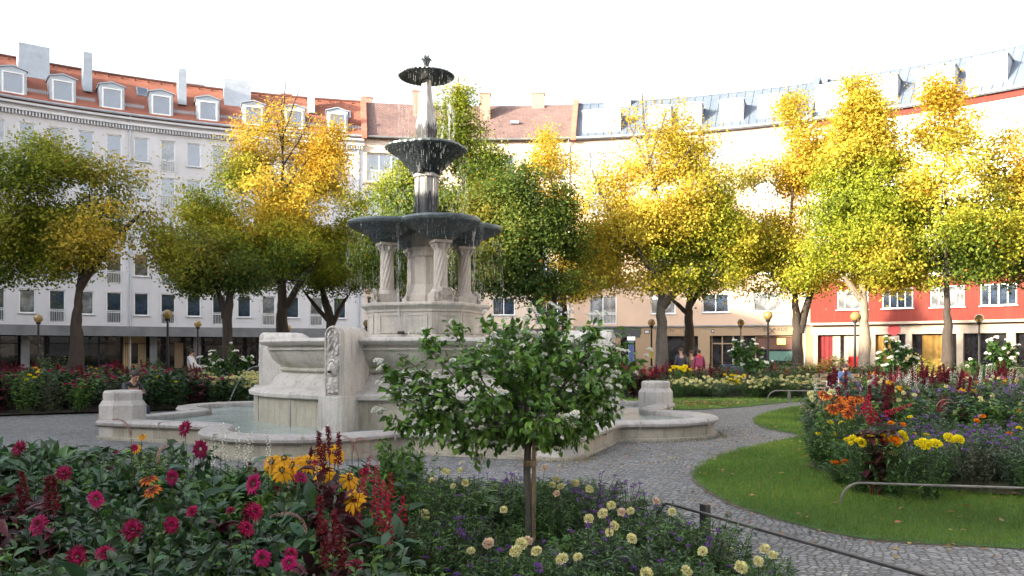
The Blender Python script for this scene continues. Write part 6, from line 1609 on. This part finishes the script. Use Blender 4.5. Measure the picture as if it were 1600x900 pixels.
# blue cargo box, info pillar, red armchair
M['blue_paint'] = simple('blue paint', (.03,.06,.17), .5)
p = P(1146, 575, 38.5); bb = empty('crate_cart', (p.x, 38.5, 0), .05, 'blue box cart standing on the pavement behind the white flowering small tree', 'cart')
MB().box(0,0,.72,1.0,.6,.55,tp=1.04).build('box', M['blue_paint'], bb, bevel=.03); MB().box(0,0,1.0,1.08,.66,.03).build('lid', M['blue_paint'], bb)
for x in (-.36,.36):
    w_ = link('wheel', MB().lathe([(.03,-.03),(.2,-.03),(.22,-.02),(.22,.02),(.2,.03),(.03,.03)], 20).mesh('wheel', M['black_metal']), bb, (x,-.33,.22)); w_.rotation_euler = (PI/2,0,0)
t_ = th_of_x(990); ip = empty('information_pillar', rp(t_, RR-2.2, .08), -t_, 'slim white and blue information pillar in front of the green shopfront', 'information pillar')
MB().box(0,0,1.2,.42,.22,2.4).build('body', M['zinc_light'], ip, bevel=.03); MB().box(0,-.115,1.15,.3,.02,1.9).build('panel', M['blue_paint'], ip); MB().box(0,0,2.55,.6,.34,.3).build('head', M['white'], ip, bevel=.03)
M['chair_red'] = simple('red upholstery', (.62,.04,.03), .8)
t_ = th_of_x(1338); ch = empty('armchair', rp(t_, RR-.45, .1), -t_, 'bright red armchair shown at the cream curtained shop window', 'armchair')
MB().box(0,0,.42,.85,.7,.2).build('seat', M['chair_red'], ch, bevel=.05)
MB().lathe([(.4,.5),(.46,.55),(.46,1.1),(.42,1.18),(.36,1.12),(.35,.52)], 18, a0=0, a1=PI).build('backrest', M['chair_red'], ch, smooth=True)
for s in (-1,1): MB().box(s*.42,-.05,.55,.14,.65,.35).build('armrest', M['chair_red'], ch, bevel=.05)
for sx in (-.35,.35):
    for sy in (-.28,.28): MB().tube([(sx,sy,0),(sx,sy,.33)], .022, 8).build('leg', M['galv'], ch)
# park bench for the seated visitor on the right
def bench(X, Y, rz, label):
    o = empty('park_bench', (X, Y, 0), rz, label, 'bench')
    for k in range(4): MB().box(0,-.2+.13*k,.44,1.6,.1,.04).build('seat_slat', M['wood'], o)
    for k in range(3): MB().box(0,.26+.03*k,.58+.13*k,1.6,.03,.1).build('back_slat', M['wood'], o)
    for s in (-.65,.65): MB().box(s,.02,.21,.05,.45,.42).build('leg', M['black_metal'], o); MB().box(s,.3,.6,.04,.04,.55).build('back_support', M['black_metal'], o)
    return o
# ================================================================== PEOPLE
def skin_mesh(name, chains, mat, sub=2, root=None):
    verts = []; idx = {}; edges = []; rad_l = []
    for ch_ in chains:
        prev = None
        for key, co, r in ch_:
            if key not in idx: idx[key] = len(verts); verts.append(co); rad_l.append(r)
            if prev is not None: edges.append((prev, idx[key]))
            prev = idx[key]
    me = bpy.data.meshes.new(name); me.from_pydata(verts, edges, []); o = bpy.data.objects.new(name, me); COL.objects.link(o)
    o.modifiers.new('s', 'SKIN')
    if not me.skin_vertices: me.attributes  # created with the modifier
    bm = bmesh.new(); bm.from_mesh(me); ly = bm.verts.layers.skin.verify(); bm.verts.ensure_lookup_table()
    for i, v in enumerate(bm.verts):
        r = rad_l[i]; v[ly].radius = (r, r) if not hasattr(r, '__len__') else r; v[ly].use_root = (i == 0)
    bm.to_mesh(me); bm.free()
    sb = o.modifiers.new('d', 'SUBSURF'); sb.levels = sub; sb.render_levels = sub
    bpy.context.view_layer.update()
    dg = bpy.context.evaluated_depsgraph_get(); out_ = bpy.data.meshes.new_from_object(o.evaluated_get(dg)); bpy.data.objects.remove(o)
    out_.materials.clear(); out_.materials.append(mat); out_.shade_smooth(); return out_
M['skin'] = simple('skin', (.52,.30,.21), .55, var=.05); M['hair_dark'] = simple('dark hair', (.025,.014,.01), .6, bmp=.5, bscale=120); M['hair_brown'] = simple('brown hair', (.08,.04,.02), .6, bmp=.5, bscale=120)
M['cloth_white'] = simple('white knit', (.72,.70,.72), .9, bmp=.2); M['cloth_dark'] = simple('dark jacket', (.02,.021,.026), .6, bmp=.2); M['leather'] = simple('dark blue leather', (.03,.04,.06), .35, bmp=.3)
M['maroon'] = simple('maroon coat', (.24,.03,.08), .8, bmp=.2); M['scarf_red'] = simple('red scarf', (.65,.03,.02), .9); M['denim'] = simple('blue denim', (.10,.16,.30), .8, bmp=.2); M['jeans'] = simple('dark jeans', (.03,.04,.07), .8)
M['olive'] = simple('olive coat', (.14,.11,.06), .8); M['green_shirt'] = simple('green shirt', (.08,.55,.10), .8); M['shoe'] = simple('black shoes', (.02,.02,.02), .5); M['eye'] = simple('eye', (.02,.015,.01), .2); M['lips'] = simple('lips', (.38,.12,.1), .5); M['red_cloth'] = simple('red cloth', (.5,.03,.04), .8)
def person(label, loc, rz, J, coat, trousers, hair, H=1.0, hair_long=False, extras=None, group=None, z=0):
    """J: joints in metres, facing -Y; every figure is a grown skin with its clothes as children"""
    S = lambda p: Vector(p)*H
    o = None
    def hand(side, wr, fd):
        ch_ = []; f = Vector(fd).normalized(); s = Vector((side,0,0)); s = (s-f*s.dot(f)).normalized(); nn = f.cross(s)
        palm = wr+f*.055*H
        ch_.append([('w%d' % side, wr, .026*H), ('p%d' % side, palm, (.034*H,.018*H))])
        for k, (o_, L_) in enumerate(((-.028,.062),(-.009,.075),(.010,.07),(.028,.055))):
            b = palm+s*o_*H+f*.03*H; m_ = b+f*L_*.5*H; t_ = m_+f*L_*.4*H+nn*.02*H
            ch_.append([('p%d' % side, palm, .0), ('b%d%d' % (side,k), b, .0095*H), ('m%d%d' % (side,k), m_, .0085*H), ('t%d%d' % (side,k), t_, .007*H)])
        b = wr+f*.03*H-s*.03*H; ch_.append([('w%d' % side, wr, 0), ('th%d' % side, b, .011*H), ('tt%d' % side, b+f*.04*H-s*.015*H, .009*H)])
        return ch_
    pel, waist, chest, neck, head = [S(J[k]) for k in ('pelvis','waist','chest','neck','head')]
    hd = (head-neck).normalized()
    chains = [[('pel', pel, (.13*H,.10*H)), ('wa', waist, (.115*H,.085*H)), ('ch', chest, (.145*H,.10*H)), ('ne', neck, .055*H), ('jaw', neck+hd*.075*H, .062*H), ('head', head, (.078*H,.095*H)), ('top', head+hd*.085*H, (.062*H,.075*H))]]
    for sd in (-1, 1):
        k = 'R' if sd < 0 else 'L'
        sh, el, wr = S(J['sh'+k]), S(J['el'+k]), S(J['wr'+k]); hp, kn, an_ = S(J['hp'+k]), S(J['kn'+k]), S(J['an'+k])
        chains.append([('ch', chest, 0), ('sh'+k, sh, .055*H), ('el'+k, el, .042*H), ('w%d' % sd, wr, .026*H)])
        chains += hand(sd, wr, (wr-el))
        toe = S(J['toe'+k])
        chains.append([('pel', pel, 0), ('hp'+k, hp, .085*H), ('kn'+k, kn, .055*H), ('an'+k, an_, .036*H), ('toe'+k, toe, (.03*H,.022*H))])
    body = skin_mesh('person', chains, M['skin']); o = link('person', body, None, (loc[0], loc[1], z), rz); tag(o, label, 'person', group)
    # face pieces
    R_ = hd.to_track_quat('Z', 'Y').to_matrix(); fw = Vector((0,-1,0)); fw = (fw-hd*fw.dot(hd)).normalized(); rt = hd.cross(fw)
    fm = MB(); c0 = head
    fm.tube([c0+fw*.085*H+hd*.02*H, c0+fw*.112*H-hd*.025*H, c0+fw*.09*H-hd*.035*H], [.008*H,.015*H,.008*H], 8)
    for s in (-1,1): fm.tube([c0+rt*s*.078*H+hd*.02*H, c0+rt*s*.09*H, c0+rt*s*.078*H-hd*.03*H], [.01*H,.018*H,.008*H], 8)
    fm.build('nose_and_ears', M['skin'], o, smooth=True)
    for s in (-1,1): MB().tube([c0+fw*.083*H+rt*s*.03*H+hd*.012*H, c0+fw*.094*H+rt*s*.03*H+hd*.012*H], .011*H, 8).build('eye', M['eye'], o)
    MB().tube([c0+fw*.085*H-rt*.022*H-hd*.055*H, c0+fw*.095*H-hd*.055*H, c0+fw*.085*H+rt*.022*H-hd*.055*H], .007*H, 6).build('mouth', M['lips'], o)
    # hair: a cap hugging the back and top of the head
    hm = MB(); NU, NV = 20, 12; V = []; 
    for j in range(NV+1):
        v_ = j/NV*PI*(.62 if not hair_long else .8)
        for i in range(NU+1):
            u_ = 2*PI*i/NU; front = math.cos(u_)
            vv = v_*(1-.42*max(0, front)) if v_ > .5 else v_
            q = c0+hd*(.02*H+.118*H*math.cos(vv)*1.02)+(fw*math.cos(u_)*.108*H+rt*math.sin(u_)*.092*H)*math.sin(vv)-fw*.012*H
            V.append(q*(1)+Vector((mnoise.noise(q*30),mnoise.noise(q*31),mnoise.noise(q*29)))*.004)
    hm.add(V, [(j*(NU+1)+i, j*(NU+1)+i+1, (j+1)*(NU+1)+i+1, (j+1)*(NU+1)+i) for j in range(NV) for i in range(NU)]); hm.build('hair', M[hair], o, smooth=True)
    # clothes
    cc = [[('pel', pel-Vector((0,0,.02*H)), (.155*H,.125*H)), ('wa', waist, (.14*H,.11*H)), ('ch', chest, (.17*H,.122*H)), ('co', neck-hd*.01*H, .068*H)]]
    for k in 'RL':
        sh, el, wr = S(J['sh'+k]), S(J['el'+k]), S(J['wr'+k]); cc.append([('ch', chest, 0), ('s'+k, sh, .072*H), ('e'+k, el, .057*H), ('w'+k, el.lerp(wr, .93), .042*H)])
    link('coat', skin_mesh('coat', cc, M[coat]), o)
    tt = [[('pel', pel, (.14*H,.11*H)), ('pe2', pel+Vector((0,0,.05*H)), (.13*H,.10*H))]]
    for k in 'RL':
        hp, kn, an_ = S(J['hp'+k]), S(J['kn'+k]), S(J['an'+k]); tt.append([('pel', pel, 0), ('h'+k, hp, .1*H), ('k'+k, kn, .07*H), ('a'+k, kn.lerp(an_, .93), .055*H)])
    link('trousers', skin_mesh('trousers', tt, M[trousers]), o)
    for k in 'RL':
        an_, toe = S(J['an'+k]), S(J['toe'+k]); d = (toe-an_); d.z = 0; d.normalize()
        link('shoe', skin_mesh('shoe', [[('a', an_-d*.03*H-Vector((0,0,.03*H)), .042*H), ('b', an_.lerp(toe,.6), .042*H), ('c', toe, (.04*H,.03*H))]], M['shoe']), o)
    if extras: extras(o, neck, chest, waist, hd, S)
    return o
STAND = dict(pelvis=(0,0,.94), waist=(0,0,1.08), chest=(0,0,1.3), neck=(0,0,1.47), head=(0,-.015,1.62), shR=(-.17,0,1.4), elR=(-.23,.02,1.12), wrR=(-.24,-.05,.88), shL=(.17,0,1.4), elL=(.23,.02,1.12), wrL=(.24,-.05,.88),
   hpR=(-.095,0,.9), knR=(-.1,-.02,.49), anR=(-.1,.02,.08), toeR=(-.11,-.15,.035), hpL=(.095,0,.9), knL=(.1,-.02,.49), anL=(.1,.02,.08), toeL=(.11,-.15,.035))
def pose(**k): d = dict(STAND); d.update(k); return d
def WX(x, D): return (x-800)/F*D
# walking couple seen from behind, with a third walker
person('man with short dark hair in a dark blue leather jacket walking away', (WX(1064,35.5),35.5), PI+.15, pose(knR=(-.1,-.12,.5), anR=(-.1,-.05,.1), toeR=(-.1,-.22,.05), knL=(.1,.02,.48), anL=(.1,.22,.12), toeL=(.1,.1,.035)), 'leather', 'jeans', 'hair_brown', 1.02)
def woman_extra(o, neck, chest, waist, hd, S):
    MB().lathe([(.07,-.03),(.1,-.01),(.105,.03),(.075,.06)], 16).build('scarf', M['scarf_red'], o, neck, smooth=True)
    bp = MB(); bp.box(0,.17,chest.z-.08,.3,.16,.42); bp.build('backpack', M['maroon'], o, bevel=.05)
person('woman in a maroon coat with red scarf and backpack walking beside the man in leather', (WX(1092,35),35), PI-.1, pose(anR=(-.1,.12,.09), toeR=(-.1,0,.035), knL=(.1,-.1,.5)), 'maroon', 'jeans', 'hair_dark', .97, extras=woman_extra)
person('person in an olive coat half hidden between the two walkers', (WX(1080,36.6),36.6), PI+.3, pose(), 'olive', 'jeans', 'hair_brown', .96)
# woman in white pushing a buggy to the right
person('woman in a white cardigan with dark red hair pushing a buggy to the right', (WX(298,31.5),31.5), PI/2, pose(elR=(-.2,-.12,1.12), wrR=(-.16,-.38,1.0), elL=(.2,-.12,1.12), wrL=(.16,-.38,1.0), head=(0,-.04,1.61)), 'cloth_white', 'jeans', 'hair_dark', .99, True)
bg_ = empty('buggy', (WX(298,31.5)+.95,31.5,0), 0, 'grey baby buggy with pale hood pushed by the woman in white', 'buggy')
MB().tube([(-.55,-.16,1.0),(-.35,-.2,.75),(.35,-.22,.2)], .015, 6).tube([(-.55,.16,1.0),(-.35,.2,.75),(.35,.22,.2)], .015, 6).tube([(-.55,-.16,1.0),(-.55,.16,1.0)], .015, 6).tube([(-.35,-.2,.2),(.1,-.2,.55)], .015, 6).tube([(-.35,.2,.2),(.1,.2,.55)], .015, 6).build('frame', M['galv'], bg_)
MB().box(.02,0,.52,.6,.36,.16).build('seat', M['jeans'], bg_, bevel=.04)
hv = MB().lathe([(.001,.34),(.15,.32),(.27,.22),(.33,.05),(.33,0)], 18).mesh('hood', M['zinc_light'], True); h_ = link('hood', hv, bg_, (.25,0,.62)); h_.rotation_euler = (0,.5,0)
for x in (-.33,.33):
    for y in (-.22,.22):
        w_ = link('wheel', MB().lathe([(.02,-.015),(.12,-.02),(.13,0),(.12,.02),(.02,.015)], 16).mesh('wheel', M['black_metal']), bg_, (x,y,.13)); w_.rotation_euler = (PI/2,0,0)
person('small child in a bright green shirt walking in front of the buggy', (WX(319,31),31), PI/2+.3, pose(), 'green_shirt', 'red_cloth', 'hair_brown', .60)
SIT = pose(pelvis=(0,.05,.5), waist=(0,.02,.64), chest=(0,-.05,.86), neck=(0,-.12,1.02), head=(0,-.19,1.14), shR=(-.17,-.06,.95), elR=(-.2,-.22,.74), wrR=(-.08,-.36,.78), shL=(.17,-.06,.95), elL=(.2,-.22,.74), wrL=(.08,-.36,.80),
   hpR=(-.1,0,.48), knR=(-.12,-.42,.5), anR=(-.12,-.4,.1), toeR=(-.12,-.56,.04), hpL=(.1,0,.48), knL=(.12,-.42,.5), anL=(.12,-.4,.1), toeL=(.12,-.56,.04))
person('person in dark jacket sitting on the basin rim behind the left stone block', (WX(203,17.6),17.6), 1.0, SIT, 'cloth_dark', 'jeans', 'hair_dark', 1.0, z=-.05)
person('seated person in blue denim holding a hand to the face by the white flowers', (WX(1318,26.8),26.8), -.1, dict(SIT, elR=(-.2,-.24,.78), wrR=(-.05,-.3,1.02)), 'denim', 'jeans', 'hair_dark', .96)
bench(WX(1319,26.8), 26.95, -.1, 'wooden bench under the person in denim at the end of the white flowers')
M['bag'] = simple('white paper bag', (.75,.75,.76), .8)
p = P(1306,590,26.6); MB().box(0,0,0,.36,.18,.32,tp=.9).tube([(-.1,0,.15),(-.08,0,.27),(.08,0,.27),(.1,0,.15)], .01, 6).build('carrier_bag', M['bag'], None, (p.x-.1, 26.6, .62)); bpy.data.objects['carrier_bag']['label'] = 'white carrier bag on the bench beside the person in denim'; bpy.data.objects['carrier_bag']['category'] = 'bag'
